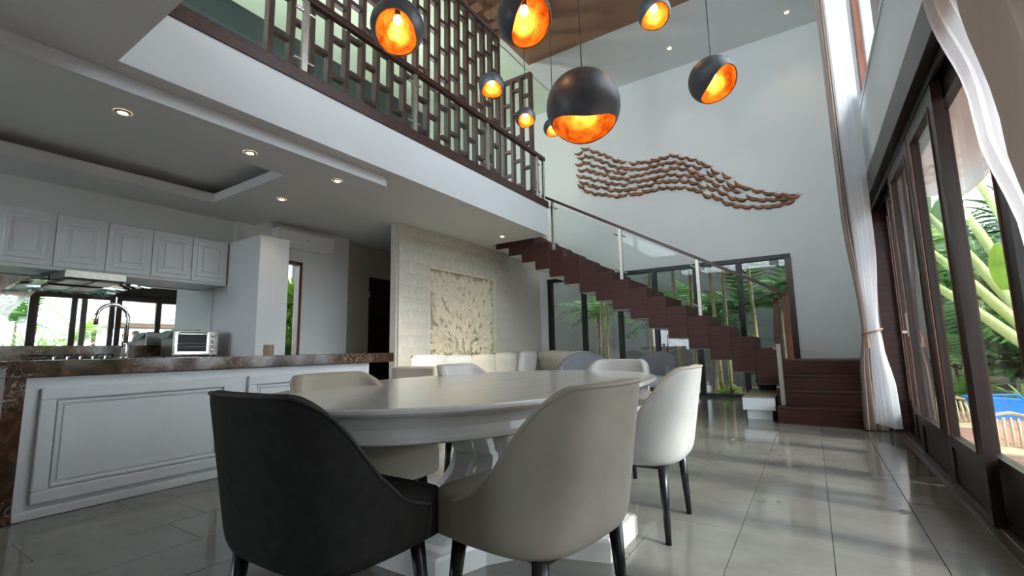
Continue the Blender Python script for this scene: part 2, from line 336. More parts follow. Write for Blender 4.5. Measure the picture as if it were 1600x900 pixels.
# ---- kitchen side walls
struct('wall_kitchen', boxes([((XK-.2, YN, 0), (XK, 3.3, 2.87)), ((XK, 3.07, 0), (XA, 3.3, 2.45))]), 'wall', 'white kitchen wall behind the wall cabinets')
NW0, NW1, NZ1 = 3.93, 4.36, 2.42
struct('wall_left', boxes([((XA-.2, 3.3, 0), (XA, NW0, ZS)), ((XA-.2, NW1, 0), (XA, 5.25, ZS)), ((XA-.2, NW0, NZ1), (XA, NW1, ZS)), ((XA-.2, NW0, 0), (XA, NW1, .3)), ((-7.3, 5.15, 0), (XA-.2, 5.25, ZS))]), 'wall', 'white wall carrying the air conditioner')
w3 = sroot('window_3', 'narrow tall window beside the air conditioner', (XA, 4.06, .3))
add('frame', boxes([((XA-.1, NW0, .3), (XA+.01, NW0+.05, NZ1)), ((XA-.1, NW1-.05, .3), (XA+.012, NW1, NZ1)), ((XA-.1, NW0, NZ1-.05), (XA+.012, NW1, NZ1))]), 'redwood', w3)
add('pane', box((XA-.07, NW0+.05, .3), (XA-.064, NW1-.05, NZ1-.05)), 'glass', w3)
struct('wall_passage', boxes([((-7.3, 5.25, 0), (-7.1, 5.92, ZS)), ((-7.3, 6.75, 0), (-7.1, YB, ZS)), ((-7.3, 5.92, 2.40), (-7.1, 6.75, ZS))]), 'beigewall', 'beige passage wall around the dark door')
d2 = sroot('door_2', 'dark espresso wooden door in the passage', (-7.12, 6.33, 0))
lf = add('door_leaf', boxes([((-7.17, 5.93, 0), (-7.12, 6.74, 2.39))]), 'door', d2)
for q in range(14): add('door_plank', box((-7.125, 5.95, .05+q*.167), (-7.108, 6.72, .05+q*.167+.157), .003, 1), 'door', lf)
for z in (.6, 2.0): add('hinge', box((-7.11, 5.925, z), (-7.095, 5.955, z+.12)), 'steel', lf)

# ---- stone partition with carved panel
CY0, CY1, CZ0, CZ1 = 5.69, 7.64, .84, 2.40
ws = sroot('wall_stone', 'cream stone block partition with a carved panel', (-5.4, 6.55, 0))
add('core', boxes([((-5.47, 5.03, 0), (-5.36, 8.1, ZS))]), 'stone', ws)
bl = .405; bh = .199; bcache = {}
def block(a, b):
    key = tuple(round(q-p, 3) for p, q in zip(a, b)); c = ((a[0]+b[0])/2, (a[1]+b[1])/2, a[2])
    dx = random.choice((0, 0, .0008, .0015))
    if key not in bcache: bcache[key] = add('stone_block', box(a, b, .0015, 1), 'stone', ws)
    else: inst(bcache[key], (c[0]+dx, c[1], c[2]), ws)
row = 0; z = 0
while z < ZS-.05:
    z1 = min(z+bh, ZS); y = 5.0-(bl/2 if row % 2 else 0)
    while y < 8.1:
        a, b = max(y, 5.0), min(y+bl, 8.1)
        segs = [(a, b)]
        if z1 > CZ0+.02 and z < CZ1-.02:
            segs = [(a, min(b, CY0)), (max(a, CY1), b)]
        for p, q in segs:
            if q-p > .02:
                zz0 = z; zz1 = z1
                block((-5.345, p+.0006, zz0+.0006), (-5.30, q-.0006, zz1-.0006))
        y += bl
    for yy in (0,): block((-5.48, 4.985, z+.0006), (-5.345, 5.028, z1-.0006))
    z = z1; row += 1
add('niche_frame', boxes([((-5.352, CY0, CZ1-.06), (-5.31, CY1, CZ1)), ((-5.352, CY0, CZ0), (-5.31, CY0+.03, CZ1)), ((-5.352, CY1-.1, CZ0), (-5.31, CY1, CZ1-.06))]), 'carve', ws)
struct('wall_corner', boxes([((-5.5, 8.1, 0), (-5.3, YB, ZS))]), 'cream', 'cream plaster wall between stone partition and window')

# carved relief, leaf by leaf
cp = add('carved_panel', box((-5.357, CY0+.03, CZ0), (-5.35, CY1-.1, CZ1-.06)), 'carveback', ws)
def leaf_mesh(L, W, bend, lobes):
    bm = bmesh.new(); n = 8; rows = []
    for i in range(n+1):
        t = i/n; cx = L*t; cy = bend*t*t; wd = W*math.sin(PI*min(1, t*.93+.07))**.8*(1+.18*math.sin(lobes*PI*t))
        rows.append([bm.verts.new((0.004, cx, cy-wd)), bm.verts.new((.026, cx, cy-wd*.45)), bm.verts.new((.016, cx, cy)), bm.verts.new((.026, cx, cy+wd*.45)), bm.verts.new((.004, cx, cy+wd))])
    for i in range(n):
        for j in range(4): bm.faces.new((rows[i][j], rows[i][j+1], rows[i+1][j+1], rows[i+1][j]))
    bmesh.ops.recalc_face_normals(bm, faces=bm.faces[:])
    return bm
rl = random.Random(3); variants = []
for q in range(6): variants.append(add('carved_leaf', leaf_mesh(.20+.05*(q % 3), .052+.009*(q % 2), (.07, -.07, .11, -.11, .03, -.04)[q], 5+q % 3), 'carve', cp, origin=(0, 0, 0)))
first = [True]*6; PY0, PY1, PZ0, PZ1 = CY0+.05, CY1-.12, CZ0+.02, CZ1-.075
cnt = 0
for iy in range(18):
    for iz in range(16):
        yy = PY0+(PY1-PY0)*(iy+.5+rl.uniform(-.35, .35))/18; zz = PZ0+(PZ1-PZ0)*(iz+.5+rl.uniform(-.35, .35))/16
        ang = math.atan2(zz-CZ0+.15, (yy-(CY0+CY1)/2)*1.2)+rl.uniform(-.75, .75)
        k = rl.randrange(6); sc = rl.uniform(.75, 1.1)
        ex, ez = yy+math.cos(ang)*.2*sc, zz+math.sin(ang)*.2*sc
        if not (PY0 < ex < PY1 and PZ0 < ez < PZ1): ang += PI
        loc = (-5.351+rl.uniform(0, .012), yy, zz)
        if first[k]:
            first[k] = False; o = variants[k]; o.location = Vector(loc)-wloc(cp); o.rotation_euler = (ang, 0, 0); o.scale = (1, sc, sc)
        else: inst(variants[k], loc, cp, (ang, 0, 0), (1, sc, sc))

# ---- low ceiling: slab, kitchen tray with recess, balcony edge
struct('ceiling_soffit', boxes([((-4.28, YN, ZS), (XF, YE, 3.49)), ((-8.4, YN, ZS), (-6.54, YE, 3.49)), ((-6.54, 3.04, ZS), (-4.28, YE, 3.49)), ((-6.54, YN, ZS), (-4.28, -1.35, 3.49)), ((-6.54, -1.35, 3.10), (-4.28, 3.04, 3.49)),
    ((XF, YN, ZS), (XR-.005, 1.014, 3.49)), ((-8.4, YE, ZS), (-5.07, YB, 3.49))]), 'soffit', 'low grey white ceiling under the balcony')
struct('ceiling_tray', boxes([((-4.63, YN, 2.87), (-4.02, 3.57, ZS)), ((XK, YN, 2.87), (-6.19, 3.57, ZS)), ((-6.19, 2.69, 2.87), (-4.63, 3.57, ZS)), ((-6.19, YN, 2.87), (-4.63, -1.0, ZS))]), 'soffit', 'dropped kitchen ceiling with a recessed tray')
struct('wall_balcony', boxes([((XF, 1.014, ZS-.002), (XF+.012, YE, 3.49)), ((-4.02, YN, 2.868), (-4.012, 3.57, ZS-.003))]), 'white', 'white balcony edge band facing the hall')
struct('trim_1', box((XF-.25, 1.014, 3.49), (XF+.03, YE+.03, 3.62), .006), 'wood', 'dark wooden edge strip of the balcony floor')
struct('floor_upper', boxes([((-8.4, YN, 3.49), (XF-.25, YE, 3.60)), ((XF-.25, YN, 3.49), (XR-.005, 1.014, 3.60)), ((-8.4, YE, 3.49), (-5.07, YB, 3.60))]), 'beigewall', 'upper floor slab behind the balcony rail')
# ---- upper ceiling and upper walls
ce = struct('ceiling', boxes([((-8.6, YN-.2, ZC), (XR+.2, YB+.2, ZC+.15))]), 'wall', 'white upper ceiling with a brown panel over the hall')
add('brown_panel', box((-4.38, YN, ZC-.03), (XR-.3, 7.60, ZC-.001)), 'brownceil', ce)
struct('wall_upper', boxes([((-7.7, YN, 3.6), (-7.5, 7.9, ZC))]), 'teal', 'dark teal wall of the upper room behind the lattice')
struct('wall_gallery', boxes([((-7.7, 7.9, 3.6), (-7.5, YB, ZC))]), 'greenwall', 'pale wall at the far end of the upper corridor')
struct('ceiling_gallery', boxes([((-7.5, YN, ZC-.03), (-4.52, YB, ZC-.002))]), 'greenwall', 'pale green ceiling of the upper corridor')
w4 = sroot('window_added', 'added tall upper windows behind the viewer lighting the back wall', (-3.4, YN, 3.6))  # unseen glazing added to light the back wall and upper ceiling
for k in range(6): add('frame_post', box((-7.5+k*1.62, YN-.1, 3.6), (-7.4+k*1.62, YN, ZC)), 'redwood', w4)
for k in range(5): add('pane', box((-7.4+k*1.62, YN-.05, 3.6), (-7.5+(k+1)*1.62, YN-.045, ZC)), 'glass', w4)
struct('wall_outer', boxes([((-8.6, YN, 0), (-8.4, 3.2, 3.6)), ((-8.6, 5.13, 0), (-8.4, YB, 3.6)), ((-8.6, YN-.2, 2.7), (XR+.2, YN, 3.6)), ((-8.6, YN-.2, 0), (-6.6, YN, 2.7)), ((-6.6, YN-.2, 0), (-4.1, YN, .8)), ((-4.1, YN-.2, 0), (XR+.2, YN, 2.7))]), 'wall', 'outer white walls of the house')  # unseen near end, its opening shaped to light the kitchen side only

# ================================================================ STAIRS AND RAILINGS
YS = 7.3; RISE = .166; RUN = .2915
st = thing('staircase', 'dark mahogany open staircase turning up to the balcony', 'staircase', (-2.2, 7.8, 0))
for n in range(16):
    x1 = -.39-RUN*n; z1 = .905+RISE*n
    a = add('step', box((x1-RUN, YS, z1-.49), (x1, YS+1.0, z1), .004, 1), 'stairwood', st)
    add('underside', box((x1-RUN+.004, YS+.05, z1-.497), (x1-.004, YS+.98, z1-.4895)), 'soffit', a)
for i, (z0, z1) in enumerate(((0, .205), (.205, .385), (.385, .56))):
    a = add('step', box((-.43, 6.62+.25*i, z0), (.66, 7.37, z1-.03)), 'stairwood', st)
    add('tread', box((-.43, 6.60+.25*i, z1-.03), (.66, 7.37, z1), .004, 1), 'wood', a)
add('landing', box((-.385, 7.36, .56), (.68, 8.3, .735), .004, 1), 'stairwood', st)
add('landing_base', box((-.30, 7.40, 0), (.66, 8.28, .56)), 'stairwood', st)

def rz(x): return 1.67+(x+.24)*-.5695     # height of the sloping handrail above x
YG = YS+.06
sr = thing('stair_railing', 'glass stair railing with steel posts and dark sloping handrail', 'railing', (-2.2, YG, 1.5))
pts = [(-4.02, rz(-4.02)), (-.235, rz(-.235))]
add('handrail', prism([(pts[0][0], pts[0][1]-.05), (pts[1][0], pts[1][1]-.05), (pts[1][0], pts[1][1]), (pts[0][0], pts[0][1])], 'y', YG-.035, YG+.035), 'wood', sr)
posts = [-3.82, -2.56, -1.37]
def treadz(x):
    n = math.floor((-.39-x)/RUN); return .905+RISE*n
for x in posts:
    p = add('post', box((x-.026, YG-.012, treadz(x)), (x+.026, YG+.026, rz(x)-.05), .003, 1), 'steel', sr)
    for zz in (treadz(x)+.14, rz(x)-.17):
        for s in (-1, 1): add('clamp', tube([(x+s*.025, YG, zz), (x+s*.10, YG, zz-s*.043)], .014, 8), 'steel', p)
def gpanel(x0, x1):
    b = .72
    add('glass_panel', prism([(x0, rz(x0)-.09), (x0, rz(x0)-.09-b), (x1, rz(x1)-.09-b), (x1, rz(x1)-.09)], 'y', YG-.006, YG+.006), 'railglass', sr)
gpanel(-3.78, -2.60); gpanel(-2.52, -1.41); gpanel(-1.33, -.30)
lr = thing('lower_railing', 'short railing of the lower stairs with red brown newel', 'railing', (-.36, 7.0, .2))
add('newel', box((-.30, 7.40, .735), (-.222, 7.50, 1.64), .004, 1), 'redwood', lr)
add('handrail', prism([(6.70, .96), (6.70, 1.06), (7.42, 1.64), (7.42, 1.50)], 'x', -.40, -.335), 'wood', lr)
lp = add('post', box((-.385, 6.72, .205), (-.335, 6.76, .97), .003, 1), 'steel', lr)
for zz in (.42, .90): add('clamp', tube([(-.36, 6.75, zz), (-.42, 6.78, zz)], .013, 8), 'steel', lp)
add('glass_panel', prism([(6.80, .40), (6.80, .95), (7.38, 1.40), (7.38, .85)], 'x', -.366, -.354), 'railglass', lr)

XG = -3.89
br = thing('balcony_railing', 'long glass balcony railing with dark handrail and steel posts', 'railing', (XG, 4.1, 3.62))
add('handrail', box((XG-.035, 1.03, 4.40), (XG+.035, 7.22, 4.47), .006), 'wood', br)
bp = [2.40, 3.89, 5.43, 6.95]
for y in bp:
    p = add('post', box((XG-.02, y-.03, 3.62), (XG+.02, y+.03, 4.40), .003, 1), 'steel', br)
    for zz in (3.76, 4.28):
        for s in (-1, 1): add('clamp', tube([(XG, y+s*.025, zz), (XG, y+s*.10, zz)], .016, 8), 'steel', p)
add('end_post', box((XG-.02, 7.16, 3.62), (XG+.02, 7.20, 4.40), .003, 1), 'steel', br)
edges = [1.03]+bp+[7.16]
for a, b in zip(edges[:-1], edges[1:]): add('glass_panel', box((XG-.006, a+.05, 3.67), (XG+.006, b-.05, 4.36)), 'railglass', br)

# ---- lattice screens on the upper floor
def lattice(name, label, fixed, lo, n, step, z1, axis, xoff):
    L = thing(name, label, 'screen', (fixed, lo+n*step/2, 3.6) if axis == 'y' else (lo+n*step/2, fixed, 3.6))
    def bx(a0, a1, z0, zz1, d):
        return box((fixed-d, a0, z0), (fixed+d, a1, zz1), .002, 1) if axis == 'y' else box((a0, fixed-d, z0), (a1, fixed+d, zz1), .002, 1)
    s0 = add('slat', bx(lo-.03, lo+.03, 3.6, z1, .045), 'lattice', L); cx = s0.location.copy()+wloc(L)
    for i in range(1, n+1):
        p = cx.copy(); p['xy'.index(axis)] += i*step; inst(s0, p, L)
    r0 = None
    for i in range(n):
        z = 3.72+(.0, .25, .08, .33)[i % 4]+xoff
        while z < z1-.1:
            if r0 is None: r0 = add('rung', bx(lo+.03, lo+step-.03, z, z+.055, .035), 'lattice', L); rx = r0.location.copy()+wloc(L); rz0 = z
            else:
                p = rx.copy(); p['xy'.index(axis)] += i*step; p.z += z-rz0; inst(r0, p, L)
            z += .475
    add('top_rail', bx(lo-.03, lo+n*step+.03, z1, z1+.06, .048), 'lattice', L)
    return L
lattice('lattice_screen', 'tall dark wooden lattice screen along the balcony corridor', -4.46, 2.35, 18, .2345, 6.66, 'y', .1)
lattice('lattice_screen', 'small dark lattice screen at the far end of the balcony', 7.08, -4.67, 3, .205, 6.10, 'x', .0)

# ================================================================ KITCHEN
def frame_bars(x, y0, y1, z0, z1, wd, dep, sgn=1):
    return boxes([((x, y0, z0), (x+dep, y1, z0+wd)), ((x, y0, z1-wd), (x+dep, y1, z1)), ((x, y0, z0+wd), (x+dep, y0+wd, z1-wd)), ((x, y1-wd, z0+wd), (x+dep, y1, z1-wd))])
def bev(bm, o=.004, s=2):
    bmesh.ops.bevel(bm, geom=bm.edges[:], offset=o, segments=s, affect='EDGES', profile=.5); return bm
isl = thing('kitchen_island', 'white panelled kitchen island body', 'island', (-4.37, 2.1, 0))
add('body', box((-4.68, .785, 0), (-4.045, 3.396, .84)), 'cab', isl)
add('plinth', box((-4.045, .785, 0), (-4.02, 3.396, .055), .006), 'cab', isl)
for a, b in ((.855, 1.99), (2.11, 3.345)):
    f = add('panel_moulding', bev(frame_bars(-4.047, a, b, .085, .775, .075, .034), .007), 'cab', isl)
    add('panel_bead', bev(frame_bars(-4.047, a+.085, b-.085, .170, .690, .018, .020), .004), 'cab', f)
    add('panel_field', box((-4.047, a+.115, .20), (-4.035, b-.115, .66), .005), 'cab', f)
ct = thing('marble_countertop', 'brown marble island top with a waterfall end', 'countertop', (-4.37, 2.2, 0))
add('slab', box((-4.78, .69, .845), (-4.0, 3.71, .945), .004), 'marble', ct)
add('waterfall_end', box((-4.76, .692, 0), (-4.003, .782, .845), .003), 'marble', ct)

bc = thing('base_cabinet', 'white base cabinets under the cooktop', 'cabinet', (-6.55, 1.7, 0))
add('body', box((-6.87, .0, 0), (-6.27, 3.06, .89)), 'cab', bc)
for q in range(6): 
    d = add('cabinet_door', box((-6.27, .02+q*.507, .1), (-6.25, .02+q*.507+.49, .87), .004), 'cab', bc)
wt = thing('back_countertop', 'brown marble worktop with splash along the mirror', 'countertop', (-6.55, 1.7, .89))
add('slab', box((-6.87, 0, .89), (-6.22, 3.06, .935), .004), 'marble', wt)
add('splash', box((-6.895, 0, .935), (-6.865, 3.06, 1.09), .003), 'marble', wt)
mi = thing('mirror', 'mirror backsplash reflecting the garden doors', 'mirror', (-6.89, 1.7, 1.09))
add('mirror_pane', box((-6.895, .1, 1.09), (-6.885, 3.06, 1.885)), 'mirror', mi)

wcnames = ('leftmost', 'second', 'middle', 'fourth', 'rightmost')
for i in range(5):
    y0 = .937+.4225*i; y1 = y0+.4215
    wc = thing('wall_cabinet', f'{wcnames[i]} of five white panelled kitchen wall cabinets', 'cabinet', (-6.7, (y0+y1)/2, 1.885), 'kitchen wall cabinets')
    add('body', box((-6.888, y0, 1.887), (-6.525, y1, 2.455)), 'cab', wc)
    d = add('cabinet_door', box((-6.525, y0+.003, 1.90), (-6.505, y1-.003, 2.452), .003), 'cab', wc)
    add('door_moulding', bev(frame_bars(-6.508, y0+.055, y1-.055, 1.955, 2.395, .045, .016), .005), 'cab', d)
    add('door_field', box((-6.507, y0+.125, 2.025), (-6.496, y1-.125, 2.325), .006), 'cab', d)
tr = add('light_rail', boxes([((-6.53, .937, 1.862), (-6.50, 3.05, 1.874)), ((-6.88, .937, 1.875), (-6.52, 3.05, 1.886))]), 'cab'); tag(tr, 'thin white moulding strip under the wall cabinets', 'moulding')
tp = thing('pantry_cabinet', 'tall white pantry cabinet at the end of the kitchen', 'cabinet', (-6.3, 3.27, 0))
add('body', box((-6.855, 3.30, 0), (-5.75, 3.46, 2.455)), 'cab', tp); add('side_panel', box((-6.855, 3.07, 0), (-5.745, 3.30, 2.458), .003), 'cab', tp)

hd = thing('range_hood', 'slim steel range hood with a curved green glass canopy', 'hood', (-6.5, 1.66, 1.72))
add('body', box((-6.85, 1.42, 1.775), (-6.33, 1.93, 1.86), .006), 'steel', hd)
add('filter_frame', boxes([((-6.80, 1.44, 1.765), (-6.36, 1.91, 1.777))]), 'black', hd)
for q in range(2): add('filter', box((-6.78, 1.46+q*.225, 1.757), (-6.40, 1.665+q*.225, 1.766), .002, 1), 'steel', hd)
add('canopy', grid(lambda u, v: (-6.86+.72*v, 1.20+.93*u, 1.785-.03*(2*u-1)**2-.045*v*v), 16, 8), 'hoodglass', hd, mods=[('SOLIDIFY', dict(thickness=.006))])
ck = thing('gas_cooktop', 'black gas cooktop on the back worktop', 'cooktop', (-6.5, 1.6, .935))
add('plate', box((-6.78, 1.22, .936), (-6.32, 2.0, .945), .003, 1), 'black', ck)
for q in range(3):
    yy = 1.35+q*.26
    g = bmesh.new()
    for k in range(4):
        a = k*PI/2+.4; tube([(-6.56+.1*math.cos(a), yy+.1*math.sin(a), .945), (-6.56+.09*math.cos(a), yy+.09*math.sin(a), .985), (-6.56+.02*math.cos(a), yy+.02*math.sin(a), .985)], .007, 6, bm=g)
    gr = add('grate', g, 'black', ck); add('burner', lathe([(.04, 0), (.045, .012), (.03, .02)], (-6.56, yy, .945), 14), 'steel', gr)
for q in range(5): add('knob', lathe([(.018, 0), (.018, .02), (.013, .034)], (-6.36, 1.42+q*.1, .945), 12), 'chrome', ck)

tv = thing('toaster_oven', 'silver toaster oven with glass door on the back worktop', 'oven', (-6.5, 2.67, .935))
add('body', box((-6.66, 2.42, .955), (-6.32, 2.91, 1.255), .008), 'steel', tv)
add('front_frame', bev(frame_bars(-6.325, 2.43, 2.80, .975, 1.24, .03, .02), .003), 'chrome', tv)
dw = add('door_glass', box((-6.32, 2.46, 1.005), (-6.312, 2.77, 1.21)), 'black', tv)
for zz in (1.06, 1.1): add('rack', tube([(-6.309, 2.47, zz), (-6.309, 2.76, zz)], .003, 6), 'steel', dw)
add('door_handle', tube([(-6.30, 2.47, 1.225), (-6.275, 2.47, 1.228), (-6.275, 2.76, 1.228), (-6.30, 2.76, 1.225)], .008, 8), 'chrome', tv)
for q in range(4): add('knob', tube([(-6.32, 2.855, 1.01+q*.063), (-6.29, 2.855, 1.01+q*.063)], .02, 12), 'chrome', tv)
for a in (2.45, 2.88):
    for b in (-6.63, -6.35): add('foot', lathe([(.015, 0), (.012, .022)], (b, a, .935), 8), 'black', tv)
tw_ = add('dish_towel', grid(lambda u, v: (-6.62+.26*u, 2.36+.36*v, 1.262+.008*math.sin(9*u+5*v)-(.10*max(0, .2-v)/.2)), 12, 12), 'gcloth', mods=[('SOLIDIFY', dict(thickness=.006))]); tag(tw_, 'grey green dish towel draped over the toaster oven', 'towel')
fc = thing('kitchen_faucet', 'chrome gooseneck faucet on the island', 'faucet', (-4.5, 1.40, .945))
add('base', lathe([(.032, 0), (.032, .012), (.022, .02), (.022, .10), (.017, .11)], (-4.5, 1.40, .945), 18), 'chrome', fc, True)
add('spout', tube([(-4.5, 1.40, 1.04), (-4.5, 1.40, 1.24)]+[(-4.5, 1.305+.095*math.cos(a), 1.255+.105*math.sin(a)) for a in [i*PI/12 for i in range(13)]]+[(-4.5, 1.21, 1.20)], .0145, 12), 'chrome', fc, True)
add('lever', tube([(-4.48, 1.385, 1.02), (-4.44, 1.36, 1.06), (-4.43, 1.355, 1.13)], [.008, .007, .006], 8), 'chrome', fc, True)
bk = add('wicker_holder', lathe([(.043, 0), (.047, .05), (.045, .10), (.040, .10), (.040, .02)], (-4.36, 2.46, .945), 20), 'basket'); tag(bk, 'small round wicker holder on the marble island', 'basket')
ac = thing('air_conditioner', 'white split air conditioner high on the wall', 'air conditioner', (XA+.1, 4.2, 2.62))
add('body', prism([(XA+.002, 2.62), (XA+.14, 2.62), (XA+.20, 2.68), (XA+.21, 2.83), (XA+.19, 2.875), (XA+.002, 2.875)], 'y', 3.82, 4.80), 'plastic', ac)
add('front_panel', prism([(XA+.206, 2.70), (XA+.216, 2.70), (XA+.224, 2.84), (XA+.214, 2.84)], 'y', 3.84, 4.78), 'plastic', ac)
add('louvre', prism([(XA+.12, 2.612), (XA+.19, 2.655), (XA+.186, 2.664), (XA+.116, 2.62)], 'y', 3.88, 4.74), 'plastic', ac)
add('badge', box((XA+.218, 4.28, 2.735), (XA+.222, 4.32, 2.747)), 'armch', ac)

# ---- downlights
def downlight(x, y, z, label, pw=4):
    t = thing('downlight', label, 'ceiling light', (x, y, z), 'recessed downlights')
    b = bmesh.new(); n = 24
    ro, ri = .055, .036
    A = [b.verts.new((x+ro*math.cos(2*PI*k/n), y+ro*math.sin(2*PI*k/n), z-.002)) for k in range(n)]; B = [b.verts.new((x+ri*math.cos(2*PI*k/n), y+ri*math.sin(2*PI*k/n), z-.012)) for k in range(n)]
    for k in range(n): b.faces.new((A[k], A[(k+1) % n], B[(k+1) % n], B[k]))
    add('trim_ring', b, 'steel', t)
    add('lamp', lathe([(.030, -.008), (.022, -.011)], (x, y, z), 16), 'downl', t)
    ld = bpy.data.lights.new('downlight_spot', 'SPOT'); ld.energy = pw; ld.color = (1, .82, .6); ld.spot_size = 1.5; ld.spot_blend = .8; ld.shadow_soft_size = .03
    lo = bpy.data.objects.new('downlight_spot', ld); C.objects.link(lo); lo.parent = t; lo.location = (0, 0, -.02)
for a in ((-4.40, 1.22, 2.87, 'downlight in the kitchen ceiling nearest the left picture edge'), (-4.35, 2.18, 2.87, 'middle downlight of the row along the kitchen ceiling edge'), (-4.31, 3.12, 2.87, 'downlight at the far corner of the dropped kitchen ceiling'), (-5.40, 3.12, 2.87, 'downlight above the pantry cabinet'), (-4.52, 6.73, ZS, 'downlight in the low ceiling beside the stair top'), (-1.84, 8.73, ZC, 'downlight in the upper ceiling above the fish sculpture'), (.133, 8.90, ZC, 'downlight in the upper ceiling beside the tall curtain')):
    downlight(*a, pw=14 if a[2] > 5 else 8)
# uplighters added out of view to brighten the upper corridor ceiling
for i, y in enumerate((2.0, 4.0, 6.0)):
    ul = thing('added_uplighter', ('added unseen bowl uplighter at the near end of the upper corridor', 'added unseen bowl uplighter in the middle of the upper corridor', 'added unseen bowl uplighter at the far end of the upper corridor')[i], 'floor lamp', (-5.7, y, 3.6), 'added upper corridor uplighters')
    add('base', lathe([(.14, 0), (.14, .02), (.02, .03)], (-5.7, y, 3.6), 20), 'black', ul); add('pole', tube([(-5.7, y, 3.62), (-5.7, y, 4.65)], .014, 8), 'black', ul)
    add('bowl', lathe([(.03, 1.02), (.12, 1.06), (.17, 1.15), (.165, 1.15), (.115, 1.075), (.03, 1.04)], (-5.7, y, 3.6), 24), 'steel', ul, True)
    add('lamp', lathe([(.05, 1.08), (.06, 1.10), (.03, 1.13)], (-5.7, y, 3.6), 14), emit('added_lamp_glow', (.9, 1, .9), 20), ul)
    ld = bpy.data.lights.new('added_uplight', 'POINT'); ld.energy = 50; ld.color = (.95, 1, .93); ld.shadow_soft_size = .05
    lo = bpy.data.objects.new('added_uplight', ld); C.objects.link(lo); lo.parent = ul; lo.location = (0, 0, 1.19)

# ================================================================ DINING TABLE
TX, TY, TA, TB, TN = -1.58, 2.27, .83, 1.34, 2.25
def sup(t, a, b, n=TN):
    c, s = math.cos(t), math.sin(t)
    return (a*math.copysign(abs(c)**(2/n), c), b*math.copysign(abs(s)**(2/n), s))
def oval_loft(profile, seg=96, top=True, bottom=True):
    bm = bmesh.new(); R = []
    for ins, z in profile:
        R.append([bm.verts.new((TX+sup(2*PI*k/seg, TA-ins, TB-ins)[0], TY+sup(2*PI*k/seg, TA-ins, TB-ins)[1], z)) for k in range(seg)])
    for i in range(len(R)-1):
        for k in range(seg): bm.faces.new((R[i][k], R[i][(k+1) % seg], R[i+1][(k+1) % seg], R[i+1][k]))
    if top: bm.faces.new(R[-1])
    if bottom: bm.faces.new(R[0][::-1])
    bmesh.ops.recalc_face_normals(bm, faces=bm.faces[:])
    return bm
tb = thing('dining_table', 'large oval white lacquered dining table on a pedestal base', 'table', (TX, TY, 0))
top = add('table_top', oval_loft([(.045, .742), (.02, .744), (.006, .750), (0, .758), (.002, .768), (.008, .775)]), 'table', tb)
add('apron', oval_loft([(.075, .652), (.035, .652), (.028, .658), (.030, .668), (.045, .675), (.055, .700), (.050, .735), (.040, .7425)]), 'table', tb)
bs = []
R1, R2, HW = .74, .36, .19
def star(sc, z):
    out = []
    for k in range(4):
        a = k*PI/2; ca, sa = math.cos(a), math.sin(a)
        for r, t in ((R1, -HW), (R1, HW)): out.append((TX+sc*(r*ca-t*sa), TY+sc*(r*sa+t*ca), z))
        for q in (.3, .5, .7):
            # concave side between the blunt feet
            p0 = Vector((R1*ca-HW*sa, R1*sa+HW*ca)); a2 = a+PI/2; p1 = Vector((R1*math.cos(a2)+HW*math.sin(a2), R1*math.sin(a2)-HW*math.cos(a2)))
            m = Vector((R2*math.cos(a+PI/4), R2*math.sin(a+PI/4))); v = p0*(1-q)**2+m*2*q*(1-q)+p1*q*q
            out.append((TX+sc*v.x, TY+sc*v.y, z))
    return out
def star_loft(prof):
    bm = bmesh.new(); R = [[bm.verts.new(p) for p in star(s, z)] for s, z in prof]; n = len(R[0])
    for i in range(len(R)-1):
        for k in range(n): bm.faces.new((R[i][k], R[i][(k+1) % n], R[i+1][(k+1) % n], R[i+1][k]))
    bm.faces.new(R[-1]); bm.faces.new(R[0][::-1]); bmesh.ops.recalc_face_normals(bm, faces=bm.faces[:]); return bm
add('base_plinth', star_loft([(1, 0), (1, .085), (.985, .10)]), 'table', tb)
add('base_upper', star_loft([(.93, .10), (.92, .125), (.62, .165), (.60, .19)]), 'table', tb)
for k in range(4):
    a = k*PI/2
    for s in (-.075, .075):
        bm = bmesh.new(); rows = []
        for i in range(25):
            t = i/24; z = .16+t*.50; r = .20+.17*(2*t-1)**2+(.05 if t > .5 else 0)*t
            rows.append((r, z))
        ca, sa = math.cos(a), math.sin(a); V = []
        for r, z in rows:
            V.append([bm.verts.new((TX+rr*ca-tt*sa, TY+rr*sa+tt*ca, z)) for rr, tt in ((r-.025, s-.05), (r+.025, s-.05), (r+.025, s+.05), (r-.025, s+.05))])
        for i in range(24):
            for j in range(4): bm.faces.new((V[i][j], V[i][(j+1) % 4], V[i+1][(j+1) % 4], V[i+1][j]))
        bm.faces.new(V[0]); bm.faces.new(V[-1]); bmesh.ops.recalc_face_normals(bm, faces=bm.faces[:])
        add('curved_leg', bm, 'table', tb)
add('column', box((TX-.09, TY-.09, .19), (TX+.09, TY+.09, .66), .01), 'table', tb)

